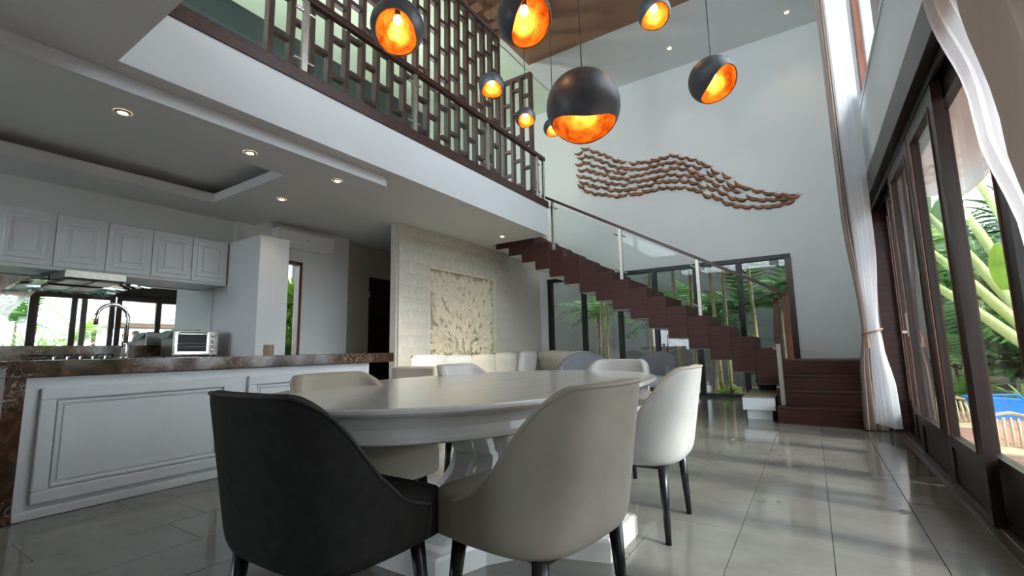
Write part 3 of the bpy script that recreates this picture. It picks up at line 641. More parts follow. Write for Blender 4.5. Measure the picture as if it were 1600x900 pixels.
# ================================================================ DINING CHAIRS (drawn facing +y about the origin)
def smooth(t): t = max(0, min(1, t)); return t*t*(3-2*t)
def chair(label, fab, pipe, loc, rot):
    W, D, YF, ZB, ZT = .295, .295, .115, .36, .845
    path = []
    ns = 6
    for i in range(ns): path.append((-W, YF*(1-i/ns), 0.0))
    m = 22
    for i in range(m+1):
        a = PI*i/m; p = .62
        path.append((-W*math.copysign(abs(math.cos(a))**p, math.cos(a)), -D*abs(math.sin(a))**p, abs(math.sin(a))**1.2))
    for i in range(1, ns+1): path.append((W, YF*i/ns, 0.0))
    def ztop(y, bk):
        pf = ((-.40, .845), (-.262, .838), (-.235, .815), (-.20, .775), (-.165, .720), (-.125, .655), (-.075, .585), (-.02, .530), (.05, .496), (.12, .474), (.3, .470))
        for (ya, za), (yb, zb) in zip(pf[:-1], pf[1:]):
            if ya <= y <= yb: return za+(zb-za)*(y-ya)/(yb-ya)+.006*bk
        return ZT
    def pt(k, t, off):
        x, y, bk = path[k]; k0, k1 = max(k-1, 0), min(k+1, len(path)-1)
        d = Vector((path[k1][0]-path[k0][0], path[k1][1]-path[k0][1])).normalized(); nrm = Vector((-d.y, d.x))   # inward
        if nrm.dot(Vector((-x, -y))) < 0 and abs(x)+abs(y) > .05: nrm = -nrm
        zt = ztop(y, bk); z = ZB+(zt-ZB)*t; h = (z-ZB)/(ZT-ZB)
        lean = -.085*h*bk+.012*bk; sx = 1+.02*h
        ins = .02*(1-min(1, (z-ZB)/.07))**2
        q = Vector((x*sx, y+lean))+nrm*(off+ins)
        return Vector((q.x, q.y, z))
    t = thing('dining_chair', label, 'chair', (0, 0, 0), 'dining chairs around the oval table')
    bm = bmesh.new(); nt = 12; n = len(path); TH = .05
    O = [[bm.verts.new(pt(k, j/nt, 0)) for j in range(nt+1)] for k in range(n)]
    I = [[bm.verts.new(pt(k, j/nt, TH+.012*path[k][2])) for j in range(nt+1)] for k in range(n)]
    RM = []
    for k in range(n):
        a = pt(k, 1, TH*.28); b = pt(k, 1, TH*.72); a.z += .010; b.z += .010
        RM.append([O[k][nt], bm.verts.new(a), bm.verts.new(b), I[k][nt]])
    for k in range(n-1):
        for j in range(nt): bm.faces.new((O[k][j], O[k][j+1], O[k+1][j+1], O[k+1][j])); bm.faces.new((I[k][j], I[k+1][j], I[k+1][j+1], I[k][j+1]))
        for j in range(3): bm.faces.new((RM[k][j], RM[k][j+1], RM[k+1][j+1], RM[k+1][j]))
        bm.faces.new((O[k][0], O[k+1][0], I[k+1][0], I[k][0]))
    for k in (0, n-1):
        bm.faces.new([O[k][j] for j in range(nt+1)]+[RM[k][1], RM[k][2]]+[I[k][j] for j in range(nt, -1, -1)])
    bmesh.ops.recalc_face_normals(bm, faces=bm.faces[:])
    sh = add('back_shell', bm, fab, t, True, mods=[('SUBSURF', dict(levels=1, render_levels=2))])
    add('piping', tube([pt(k, 1, .004)+Vector((0, 0, .002)) for k in range(n)]+[pt(n-1, .6, .004), pt(n-1, .1, .004)], .0065, 6), pipe, sh, True)
    # seat cushion
    def seat(u, v):
        a = 2*PI*u; rear = math.sin(a) < 0; e = .5 if rear else .2; sw, sl = (.255, .18) if rear else (.279, .238)
        cx, cy = math.copysign(abs(math.cos(a))**e, math.cos(a)), math.copysign(abs(math.sin(a))**e, math.sin(a))
        prof = [(.92, .362), (.985, .367), (1.0, .385), (1.0, .465), (.992, .488), (.955, .504), (.80, .516), (.45, .525), (0.0, .528)]
        s, z = prof[round(v*8)]
        return (cx*sw*s, -.012+cy*sl*s, z)
    bm = grid(seat, 72, 8, True); bmesh.ops.remove_doubles(bm, verts=bm.verts[:], dist=.0005); bmesh.ops.recalc_face_normals(bm, faces=bm.faces[:])
    add('seat', bm, fab, t, True)
    add('seat_frame', box((-.20, -.20, .335), (.20, .17, .364), .01), 'dark', t)
    for sx in (-1, 1):
        for sy in (-1, 1):
            add('leg', tube([(sx*.215, -.03+sy*.165, .365), (sx*.245, -.02+sy*.19, 0)], [.026, .0145], 12), 'blackwood', t, True)
    t.location = loc; t.rotation_euler = (0, 0, math.radians(rot))
    return t
chair('charcoal upholstered dining chair at the near end of the table', 'charcoal', 'charpipe', (-1.355, 1.03, 0), 0)
chair('taupe velvet dining chair in the foreground beside the charcoal chair', 'velvet', 'taupepipe', (-.865, 1.45, 0), 82)
chair('pale grey dining chair on the garden side of the table', 'greyvel', 'taupepipe', (-.885, 2.65, 0), 91)
chair('taupe dining chair with its back to the kitchen island', 'velvet', 'taupepipe', (-1.83, 1.55, 0), -90)
chair('pale dining chair in front of the sofa cushions and carved panel', 'greyvel', 'taupepipe', (-2.02, 2.80, 0), -90)
chair('pale dining chair at the far end of the table', 'greyvel', 'taupepipe', (-1.42, 3.62, 0), 180)

# ================================================================ PENDANT LAMPS
FRONT = Vector((.5, -.866, 0))
def pendant(c, R, ax, alpha, wob, ph, label):
    c = Vector(c); ax = Vector(ax).normalized()
    e1 = ax.cross(FRONT).normalized(); e2 = ax.cross(e1)
    t = thing('pendant_lamp', label, 'pendant lamp', tuple(c), 'globe pendant lamps over the table')
    def srf(r, lip=0):
        def fn(u, v):
            ph_ = 2*PI*u; tm = PI-math.radians(alpha)+wob*math.cos(2*ph_+ph)+lip
            th = .02+(tm-.02)*v
            d = -ax*math.cos(th)+(e1*math.cos(ph_)+e2*math.sin(ph_))*math.sin(th)
            return c+d*r
        return fn
    bm = grid(srf(R), 48, 24, True); bmesh.ops.recalc_face_normals(bm, faces=bm.faces[:])
    sh = add('shade', bm, 'shade', t, True)
    add('gold_lining', grid(srf(R-.008), 48, 24, True), 'gold', sh, True)
    def rim(u, v):
        f0, f1 = srf(R), srf(R-.008); return f0(u, 1).lerp(f1(u, 1), v)
    add('rim', grid(rim, 64, 1, True), 'gold', sh, True)
    add('cord', tube([c+Vector((0, 0, R-.01)), c+Vector((.004, 0, (ZC-c.z)*.5)), Vector((c.x, c.y, ZC-.05))], .004, 6), 'cord', t)
    add('ceiling_rose', lathe([(.05, 0), (.05, -.02), (.015, -.04)], (c.x, c.y, ZC-.03), 16), 'cord', t)
    bpos = c+Vector((0, 0, R*.30))
    add('socket', tube([c+Vector((0, 0, R-.012)), c+Vector((0, 0, R*.45))], .018, 10), 'cord', t)
    bb = add('bulb', lathe([(.004, -.030), (.02, -.024), (.028, -.006), (.024, .014), (.014, .03), (.012, .04)], tuple(bpos), 14), 'bulb', t, True)
    ld = bpy.data.lights.new('bulb_light', 'POINT'); ld.energy = .9*R*R/.03; ld.color = (1, .68, .36); ld.shadow_soft_size = .03
    lo = bpy.data.objects.new('bulb_light', ld); C.objects.link(lo); lo.parent = t; lo.location = bpos-c-Vector((0, 0, .045))
    return t

PL = 'dark gold lined globe pendant, '
#        centre              radius  opening axis          half angle, wobble, phase
pendant((-2.169, 2.00, 3.136), .178, (.30, -.34, -.80), 54, .12, 0, PL+'farthest left, hanging against the lattice')
pendant((-1.291, 2.20, 2.945), .166, (.62, -.22, -.85), 55, .16, 1.2, PL+'cut by the top picture edge left of the big globe')
pendant((-2.448, 3.50, 3.555), .127, (.15, -.18, -1), 60, .14, .6, PL+'small, hanging right of the tall lattice screen')
pendant((-2.362, 4.00, 3.408), .109, (.32, -.22, -1), 60, .14, -.6, PL+'small, hanging against the small far lattice')
pendant((-2.241, 4.40, 3.423), .108, (.25, -.2, -1), 60, .10, 0, PL+'small and half hidden behind the largest globe')
pendant((-1.103, 2.60, 2.495), .235, (.06, -.10, -1), 51, .16, PI, 'largest dark globe pendant with gold inside, hanging lowest in the middle')
pendant((-.766, 3.20, 3.400), .118, (.18, -.32, -1), 60, .16, .8, PL+'small, hanging highest before the brown ceiling')
pendant((-.412, 3.20, 2.743), .154, (.55, -.22, -.85), 58, .16, 1.2, PL+'farthest right, hanging against the back wall')

# ================================================================ SOFA CORNER
so = thing('corner_sofa', 'cream corner sofa along the stone wall', 'sofa', (-4.9, 7.0, 0))
add('base', boxes([((-5.27, 4.86, .08), (-4.42, 9.40, .30)), ((-4.42, 8.55, .08), (-3.95, 9.40, .30))]), 'cushion', so)
add('back_frame', boxes([((-5.28, 4.86, .30), (-5.14, 9.42, .72)), ((-5.14, 9.28, .30), (-3.95, 9.42, .72))]), 'sofa', so)
add('arm', box((-5.20, 4.84, .08), (-4.42, 4.98, .74), .03), 'sofa', so)
def seatc(a, b): add('seat_cushion', box(a, b, .05, 3), 'cushion', so, True)
for y0, y1 in ((5.0, 6.15), (6.16, 7.33), (7.34, 8.5)): seatc((-5.12, y0, .30), (-4.40, y1, .47))
seatc((-5.12, 8.52, .30), (-3.96, 9.27, .47))
def pillow(c, w, h, th, rz, tilt, mat, label):
    bm = bmesh.new(); n = 12
    def fn(s):
        return lambda u, v: Vector(((2*u-1)*w/2*(1-.06*(2*v-1)**2), s*th/2*((1-(2*u-1)**4)*(1-(2*v-1)**4))**.6, (2*v-1)*h/2*(1-.06*(2*u-1)**2)))
    for s in (-1, 1):
        g = grid(fn(s), n, n); me = bpy.data.meshes.new('tmp'); g.to_mesh(me); g.free(); bm.from_mesh(me); bpy.data.meshes.remove(me)
    bmesh.ops.remove_doubles(bm, verts=bm.verts[:], dist=.001); bmesh.ops.recalc_face_normals(bm, faces=bm.faces[:])
    R = Euler((tilt, 0, rz)).to_matrix().to_4x4(); bmesh.ops.transform(bm, matrix=R, verts=bm.verts[:]); bmesh.ops.translate(bm, verts=bm.verts[:], vec=c)
    return tag(add('sofa_cushion', bm, mat, None, True), label, 'cushion', 'loose sofa cushions')
pillow((-5.0, 5.33, .66), 0.84, 0.49, .20, PI/2, .16, 'whitecush', 'off white sofa cushion at the near end of the sofa')
pillow((-5.0, 6.02, .65), 0.74, 0.47, .20, PI/2, .16, 'whitecush', 'off white sofa cushion second from the near end')
pillow((-5.0, 6.72, .65), 0.79, 0.47, .20, PI/2, .16, 'cushion', 'cream sofa cushion below the left part of the carved panel')
pillow((-5.0, 7.45, .66), 0.82, 0.49, .22, PI/2, .16, 'cushion', 'cream sofa cushion below the right edge of the carved panel')
pillow((-4.98, 8.25, .67), 0.86, 0.51, .22, PI/2+.15, .16, 'whitecush', 'light cushion in the sofa corner')
pillow((-4.80, 9.12, .67), 0.82, 0.49, .20, 0, .14, 'cushion', 'beige cushion under the left window pane')
pillow((-4.22, 9.12, .66), 0.62, 0.47, .20, 0, .14, 'cushion', 'beige cushion beside the grey armchair')
def armchair(c, rot, label):
    t = thing('armchair', label, 'armchair', (0, 0, 0), 'grey armchairs')
    path = []; m = 20
    for i in range(m+1):
        a = -.25+(PI+.5)*i/m; path.append((-.38*math.cos(a), -.34*math.sin(a), max(0, math.sin(a))))
    def shell(off):
        def f(u, v):
            k = u*m; x, y, b = path[min(m, round(k))]; s = (1-off/.38); z = .22+v*(.40+.22*b**1.5)
            return Vector((x*s*(1+.10*v), y*s*(1+.12*v), z))
        return f
    bm = bmesh.new()
    O = [[bm.verts.new(shell(0)(i/m, j/6)) for j in range(7)] for i in range(m+1)]; I = [[bm.verts.new(shell(.07)(i/m, j/6)) for j in range(7)] for i in range(m+1)]
    for i in range(m):
        for j in range(6): bm.faces.new((O[i][j], O[i+1][j], O[i+1][j+1], O[i][j+1])); bm.faces.new((I[i][j], I[i][j+1], I[i+1][j+1], I[i+1][j]))
        bm.faces.new((O[i][6], O[i+1][6], I[i+1][6], I[i][6])); bm.faces.new((O[i][0], I[i][0], I[i+1][0], O[i+1][0]))
    for i in (0, m):
        for j in range(6): bm.faces.new((O[i][j], O[i][j+1], I[i][j+1], I[i][j]))
    bmesh.ops.recalc_face_normals(bm, faces=bm.faces[:])
    add('back_shell', bm, 'armch', t, True, mods=SUB)
    add('seat', lathe([(.26, .24), (.30, .28), (.30, .38), (.27, .42), (.1, .435)], (0, .02, 0), 24), 'armin', t, True)
    for sx in (-1, 1):
        for sy in (-1, 1): add('leg', tube([(sx*.2, sy*.2, .24), (sx*.25, sy*.25, 0)], [.02, .012], 8), 'blackwood', t)
    t.location = c; t.rotation_euler = (0, 0, math.radians(rot)); return t
armchair((-3.42, 7.75, 0), -150, 'grey barrel armchair in front of the left window panes').scale = (1.25, 1.25, 1.06)
armchair((-2.50, 8.35, 0), -200, 'grey barrel armchair under the stairs next to the other armchair').scale = (1.15, 1.15, 1.04)

# ================================================================ BENCH AND POT UNDER THE STAIRS
be = thing('bench', 'low white block bench with a stone top under the stairs', 'bench', (-.64, 7.3, 0))
add('upper_block', box((-.83, 6.80, .12), (-.455, 8.3, .272), .004), 'white', be); add('lower_block', box((-.79, 6.86, 0), (-.50, 8.25, .12)), 'white', be); add('stone_top', box((-.83, 6.80, .272), (-.455, 8.3, .286), .003), 'benchtop', be)
pt_ = thing('potted_plant', 'dark round pot with a small green plant on the bench', 'plant', (-.62, 8.0, .286))
add('pot', lathe([(.11, 0), (.15, .12), (.15, .26), (.135, .26), (.12, .2)], (-.62, 8.0, .286), 20), 'pot', pt_, True)

# ================================================================ FISH WALL SCULPTURE
YW = YB-.035
fs = thing('fish_sculpture', 'wave shaped wall sculpture of carved wooden fish', 'sculpture', (-2.1, YW, 3.4))
def fish_mesh(L):
    bm = bmesh.new(); R = []; n = 9
    for i in range(n+1):
        t = i/n; x = (t-.5)*L; zc = .20*L*((2*t-1)**2)-.06*L; h = .165*L*math.sin(PI*min(1, t*.9+.06))**.8 if t < .85 else .018*L
        d = h*.75
        R.append([bm.verts.new(p) for p in ((x, -d, zc), (x, 0, zc-h), (x, d*.6, zc), (x, 0, zc+h*.75))])
    for i in range(n):
        for j in range(4): bm.faces.new((R[i][j], R[i][(j+1) % 4], R[i+1][(j+1) % 4], R[i+1][j]))
    bm.faces.new(R[0][::-1]); x, zc = .5*L, .14*L
    e = R[-1]; 
    for s in (1, -1):
        a = bm.verts.new((x+.10*L, -.006, zc+s*.07*L+.04*L)); bm.faces.new((e[0], a, e[1] if s < 0 else e[3])); bm.faces.new((e[2], e[1] if s < 0 else e[3], a))
    bmesh.ops.recalc_face_normals(bm, faces=bm.faces[:]); return bm
ft = [(-4.17,5.42),(-3.98,5.50),(-3.53,5.22),(-3.32,5.06),(-2.89,4.87),(-2.62,4.85),(-2.26,4.86),(-2.03,4.84),(-1.7,4.68),(-1.49,4.53),(-1.3,4.34),(-1.1,4.18),(-.95,4.0),(-.59,3.78),(-.24,3.64),(.0,3.59)]
fb = [(-4.21,4.66),(-3.88,4.43),(-3.36,4.24),(-3.0,4.20),(-2.79,4.19),(-2.39,4.22),(-2.0,4.16),(-1.7,4.06),(-1.45,3.88),(-1.3,3.80),(-1.04,3.60),(-.67,3.47),(-.25,3.47),(.02,3.54)]
def interp(pts, x):
    for (a, b), (c, d) in zip(pts[:-1], pts[1:]):
        if a <= x <= c: return b+(d-b)*(x-a)/(c-a)
    return pts[0][1] if x < pts[0][0] else pts[-1][1]
f0 = None; rf = random.Random(5)
for row in range(7):
    x = -4.14+.07*(row % 2)
    while x < -.02:
        zt, zb = interp(ft, x), interp(fb, x); nrow = max(3, min(7, round((zt-zb)/.112)))
        if row < nrow:
            z = zb+(zt-zb)*row/max(1, nrow-1); zt2, zb2 = interp(ft, x+.12), interp(fb, x+.12); z2 = zb2+(zt2-zb2)*row/max(1, nrow-1)
            zt0, zb0 = interp(ft, x-.12), interp(fb, x-.12); z0 = zb0+(zt0-zb0)*row/max(1, nrow-1)
            ang = math.atan2(z2-z0, .24)*.85+rf.uniform(-.12, .12); sc = rf.uniform(.98, 1.16)
            loc = (x+rf.uniform(-.02, .02), YW, z+rf.uniform(-.015, .015))
            if f0 is None: f0 = add('fish', fish_mesh(.235), 'fish', fs, True, origin=(0, 0, 0)); f0.location = Vector(loc)-wloc(fs); f0.rotation_euler = (0, -ang, 0)
            else: inst(f0, loc, fs, (0, -ang, 0), (sc, 1, sc))
        x += .168

# ================================================================ CURTAINS
def lerp(a, b, t): return a+(b-a)*t
def keyed(keys, z):
    for (za, *va), (zb, *vb) in zip(keys[:-1], keys[1:]):
        if za >= z >= zb:
            t = (za-z)/(za-zb); t = t*t*(3-2*t); return [lerp(p, q, t) for p, q in zip(va, vb)]
    return list(keys[-1][1:]) if z < keys[-1][0] else list(keys[0][1:])
def curtain_sheet(keys, pleats, nz=60, nu=120, seed=0):
    # keys: (z, x0, y0, x1, y1, amplitude) from top to bottom
    r = random.Random(seed); ph = [r.uniform(0, 6) for _ in range(4)]
    z1, z0 = keys[0][0], keys[-1][0]
    def fn(u, v):
        z = lerp(z1, z0, v); x0, y0, x1, y1, A = keyed(keys, z); d = Vector((x1-x0, y1-y0)); n = Vector((-d.y, d.x)).normalized()
        w = math.sin(u*pleats*2*PI+ph[0])+.35*math.sin(u*pleats*3.1*PI+ph[1]+z*.6)
        return Vector((x0+d.x*u+n.x*w*A, y0+d.y*u+n.y*w*A, z))
    return grid(fn, nu, nz)
fcur = thing('far_curtain', 'tall curtain with white sheer tied back beside the steps', 'curtain', (.5, 6.3, 0))
add('sheer', curtain_sheet([(6.62, .61, 5.60, .50, 6.35, .03), (3.5, .61, 5.80, .50, 6.35, .03), (2.0, .615, 5.98, .51, 6.38, .03), (1.12, .60, 6.20, .53, 6.36, .016), (.95, .61, 6.18, .53, 6.36, .02), (.45, .645, 6.05, .53, 6.36, .035), (.10, .65, 6.0, .52, 6.38, .035)], 9, seed=1), 'sheer', fcur, True)
add('drape', curtain_sheet([(6.62, .53, 6.50, .40, 6.46, .025), (2.5, .53, 6.50, .41, 6.46, .025), (1.12, .57, 6.46, .48, 6.42, .016), (.6, .60, 6.48, .42, 6.44, .025), (.012, .62, 6.48, .40, 6.44, .025)], 4, nu=60, seed=2), 'drape', fcur, True)
add('tie_rope', tube([(.555+.088*math.cos(a), 6.32+.16*math.sin(a), 1.07+.03*math.cos(a)) for a in [i*PI/12 for i in range(25)]], .010, 8), 'rope', fcur, True)
add('tassel', tube([(.50, 6.19, 1.05), (.495, 6.18, .98), (.495, 6.18, .90)], [.012, .02, .024], 8), 'rope', fcur)
ncur = thing('near_curtain', 'beige curtain with sheer edge swept aside at the right', 'curtain', (.5, 1.6, 0))
add('sheer', curtain_sheet([(6.62, .60, 3.9, .60, 2.6, .012), (2.62, .60, 2.84, .60, 1.9, .012), (1.78, .60, 2.41, .60, 1.6, .012), (1.226, .59, 2.10, .59, 1.35, .01), (1.0, .58, 1.72, .58, 1.25, .012), (.02, .58, 1.75, .58, 1.2, .02)], 7, seed=3), 'sheer', ncur, True)
add('drape', curtain_sheet([(6.62, .50, 2.9, .50, 1.0, .02), (2.6, .50, 2.20, .50, .9, .02), (2.09, .50, 2.02, .50, .9, .02), (1.5, .50, 1.80, .50, .95, .018), (1.15, .50, 1.66, .50, 1.1, .012), (1.0, .50, 1.60, .50, 1.15, .015), (.02, .50, 1.65, .50, 1.05, .03)], 4, seed=4), 'drape', ncur, True)

# ================================================================ OUTSIDE
gd = struct('floor_garden', boxes([((XR+.2, -20, -.2), (40, 40, -.10)), ((-30, YB+.2, -.2), (XR+.2, 40, -.10)), ((-30, -20, -.2), (-8.6, YB+.2, -.10)), ((-8.6, -20, -.2), (XR+.2, YN, -.10))]), 'soil', 'garden ground around the house')
for o in (gd,): o['category'] = 'ground'
dk = tag(struct('floor_deck', boxes([((XR+.22, -6, -.10), (6.5, 9.2, -.045))]), 'deck', 'terracotta tiled terrace outside the sliding doors'))
dt = None
for i in range(12):
    for j in range(17):
        a = (XR+.23+i*.3, 4.0+j*.3); 
        if dt is None: dt = add('deck_tile', box((a[0], a[1], -.045), (a[0]+.29, a[1]+.29, -.03), .003, 1), 'deck', dk)
        else: inst(dt, (a[0]+.145, a[1]+.145, -.045), dk)
ev = struct('ceiling_eave', boxes([((XR+.2, -6, 2.86), (1.75, 8.0, 2.96))]), 'white', 'white eave above the terrace doors')
add('added_courtyard_eave', boxes([((-9, YB+.2, 2.75), (XR+.1, 10.9, 2.85))]), 'white', ev)  # unseen overhang added to cut sky light behind the stair window
add('eave_beam', boxes([((1.75, -6, 2.80), (1.83, 8.0, 3.02))]), 'white', ev)

def leafblade(bm, base, az, el, L, W, droop, n=6, fold=.25):
    base = Vector(base); d = Vector((math.cos(az)*math.cos(el), math.sin(az)*math.cos(el), math.sin(el))); s = Vector((-math.sin(az), math.cos(az), 0)); p = base.copy(); R = []
    for i in range(n+1):
        t = i/n; w = W*(math.sin(PI*min(1, t*.92+.05))**.7); up = Vector((0, 0, fold*w))
        R.append((bm.verts.new(p-s*w+up), bm.verts.new(p), bm.verts.new(p+s*w+up)))
        p = p+d*(L/n); d = (d+Vector((0, 0, -droop/n))).normalized()
    for i in range(n):
        bm.faces.new((R[i][0], R[i][1], R[i+1][1], R[i+1][0])); bm.faces.new((R[i][1], R[i][2], R[i+1][2], R[i+1][1]))
def frond(bm, base, az, el, L, droop, W=.16, n=12):
    # feather frond: curved rib with pairs of narrow leaflets
    base = Vector(base); d = Vector((math.cos(az)*math.cos(el), math.sin(az)*math.cos(el), math.sin(el))); p = base.copy()
    for i in range(n):
        t = i/n; s = Vector((-math.sin(az), math.cos(az), 0)); w = L*W*2*math.sin(PI*min(1, t*.85+.12))
        for sg in (-1, 1):
            a = bm.verts.new(p); b = bm.verts.new(p+d*(L/n*.7)); tip = bm.verts.new(p+s*sg*w+d*w*.7+Vector((0, 0, -.25*w))); bm.faces.new((a, b, tip) if sg > 0 else (b, a, tip))
        a = bm.verts.new(p-s*.004); b = bm.verts.new(p+s*.004); p2 = p+d*(L/n); c_ = bm.verts.new(p2+s*.004); e = bm.verts.new(p2-s*.004); bm.faces.new((a, b, c_, e))
        p = p2; d = (d+Vector((0, 0, -droop/n))).normalized()
rp = random.Random(11)
bpl = bmesh.new()
for q in range(26): leafblade(bpl, (-.62+rp.uniform(-.06, .06), 8.0+rp.uniform(-.06, .06), .50), rp.uniform(0, 6.28), rp.uniform(.4, 1.3), rp.uniform(.18, .30), .03, 1.3)
add('foliage', bpl, 'leafc', pt_, True)
def shrub(name, label, loc, n, L, W, mat, el=(.3, 1.3), droop=1.2, kind='blade', trunk=0.0, cat='plant', group=None):
    t = thing(name, label, cat, loc, group); x, y, z = loc; bm = bmesh.new()
    for i in range(n):
        az = rp.uniform(0, 2*PI); e = rp.uniform(*el); l = L*rp.uniform(.6, 1.1); b = (x+rp.uniform(-.12, .12)*L, y+rp.uniform(-.12, .12)*L, z+trunk+rp.uniform(0, .15)*L)
        if kind == 'blade': leafblade(bm, b, az, e, l, W*rp.uniform(.7, 1.1), droop)
        else: frond(bm, b, az, e, l, droop, W)
    add('foliage', bm, mat, t, True)
    add('stem', tube([(x, y, z), (x+.02, y, z+trunk*.5+.02), (x, y, z+trunk+.06)], [.05+.02*trunk, .04+.015*trunk, .03], 8), 'bark', t)
    return t
# garden beyond the sliding doors, seen directly
sh = shrub
sh('garden_shrub', 'strap leaved shrub just outside the doors beside the second pane', (1.75, 9.6, -.1), 60, .9, .035, 'leafa', (.4, 1.4), 1.5)
sh('garden_shrub', 'variegated low shrub behind the blue bag', (2.55, 9.9, -.1), 110, .5, .03, 'leafd', (.2, 1.3), 1.2)
sh('garden_shrub', 'dark leafy shrub against the garden wall', (1.45, 11.3, -.1), 90, 1.2, .06, 'leafb', (.5, 1.45), 1.3, trunk=.5)
sh('garden_palm', 'feathery palm behind the glass doors', (2.3, 12.3, -.1), 34, 1.7, .16, 'leafa', (.4, 1.4), 1.3, 'frond', 1.0)
sh('garden_palm', 'tall feathery palm rising behind the stems', (3.3, 12.8, -.1), 36, 1.9, .16, 'leafb', (.3, 1.4), 1.3, 'frond', 1.9)
sh('garden_shrub', 'broad leaved shrub at the far garden corner', (2.9, 11.0, -.1), 70, 1.0, .09, 'leafb', (.4, 1.4), 1.4, trunk=.4)
sh('garden_palm', 'small palm near the end of the terrace', (1.75, 10.9, -.1), 26, 1.1, .16, 'leafa', (.4, 1.4), 1.3, 'frond', .7)
sh('garden_palm', 'leaning palm with bright fronds at the garden wall', (2.9, 14.2, -.1), 34, 1.9, .16, 'leafc', (.3, 1.4), 1.2, 'frond', 2.2)
gp = thing('traveller_palm', 'traveller palm with thick yellow green stems and one lime leaf', 'palm', (2.9, 8.6, -.1))
for q, (bx_, tx, ty, tz) in enumerate(((2.75, 1.85, 9.4, 3.5), (2.85, 1.55, 9.1, 3.0), (2.95, 1.4, 8.8, 2.45), (2.90, 2.2, 9.7, 3.9), (3.0, 1.30, 8.6, 1.95), (3.05, 2.7, 9.9, 4.1))):
    s_ = add('stalk', tube([(bx_, 8.6, -.1), (lerp(bx_, tx, .35)+.08, lerp(8.6, ty, .35), lerp(-.1, tz, .38)), (lerp(bx_, tx, .7)+.06, lerp(8.6, ty, .7), lerp(-.1, tz, .72)), (tx, ty, tz)], [.09, .075, .06, .04], 10), 'stem', gp, True)
    b2 = bmesh.new(); leafblade(b2, (tx, ty, tz), 1.3, 1.2, 1.2, .22, 1.0, 8); add('leaf', b2, 'leafa', s_, True)
b2 = bmesh.new(); leafblade(b2, (1.80, 7.05, 1.49), -1.81, 1.48, .52, .095, .12, 8, .1); add('lime_leaf', b2, 'leafc', gp, True)
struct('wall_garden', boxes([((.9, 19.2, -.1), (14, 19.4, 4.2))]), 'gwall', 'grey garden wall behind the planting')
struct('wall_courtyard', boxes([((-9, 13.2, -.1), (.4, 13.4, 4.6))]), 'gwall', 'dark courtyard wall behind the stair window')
bag = thing('tote_bag', 'bright blue tote bag on the terrace', 'bag', (1.98, 8.45, -.03))
add('body', prism([(1.68, -.03), (2.28, -.03), (2.34, .20), (1.63, .23)], 'y', 8.3, 8.62), 'bag', bag)
add('handle', tube([(1.80, 8.3, .20), (1.86, 8.27, .27), (2.08, 8.27, .28), (2.16, 8.3, .20)], .014, 6), 'bag', bag)
def plastic_chair(c, rot, label):
    t = thing('garden_chair', label, 'chair', (0, 0, 0), 'cream plastic garden chairs')
    for i in range(7):
        x = -.18+.06*i; add('back_slat', tube([(x, -.2, .40), (x*1.05, -.24, .60), (x*1.0, -.27, .74-.05*(x/.2)**2)], .018, 6), 'cream_plastic', t, True)
    add('back_rim', tube([(-.24, -.18, .38), (-.25, -.24, .62), (-.17, -.27, .75), (0, -.28, .79), (.17, -.27, .75), (.25, -.24, .62), (.24, -.18, .38)], .022, 8), 'cream_plastic', t, True)
    add('seat', box((-.23, -.2, .37), (.23, .22, .41), .015), 'cream_plastic', t)
    for sx in (-1, 1):
        for sy in (-1, 1): add('leg', tube([(sx*.20, sy*.18, .38), (sx*.24, sy*.23, 0)], [.025, .018], 8), 'cream_plastic', t)
        add('armrest', tube([(sx*.25, -.22, .58), (sx*.28, .0, .60), (sx*.26, .2, .56), (sx*.22, .2, .38)], .018, 6), 'cream_plastic', t, True)
    t.location = c; t.rotation_euler = (0, 0, math.radians(rot)); t.scale = (.6, .6, .6)
plastic_chair((1.10, 4.55, -.03), 170, 'small cream plastic chair outside the nearest visible door pane')
plastic_chair((1.06, 5.75, -.03), 190, 'small cream plastic chair farther along the terrace')

for i, (x, y, h, n, L_) in enumerate(((2.5, 15.4, 1.2, 260, 1.5), (3.2, 15.0, 1.8, 300, 1.7), (5.2, 15.2, 1.6, 300, 1.8), (4.3, 13.2, .6, 200, 1.2), (3.0, 16.6, 3.2, 260, 1.7), (5.0, 16.6, 3.6, 260, 1.8))):
    sh('garden_tree', ('dense bush', 'tall dense bush', 'wide dense bush', 'low dense bush', 'tall leafy tree', 'broad leafy tree')[i]+' before the far garden wall', (x, y, -.1), n, L_, .10, 'leafb' if i % 2 else 'leafa', (-.2, 1.5), 1.2, trunk=h, cat='tree')
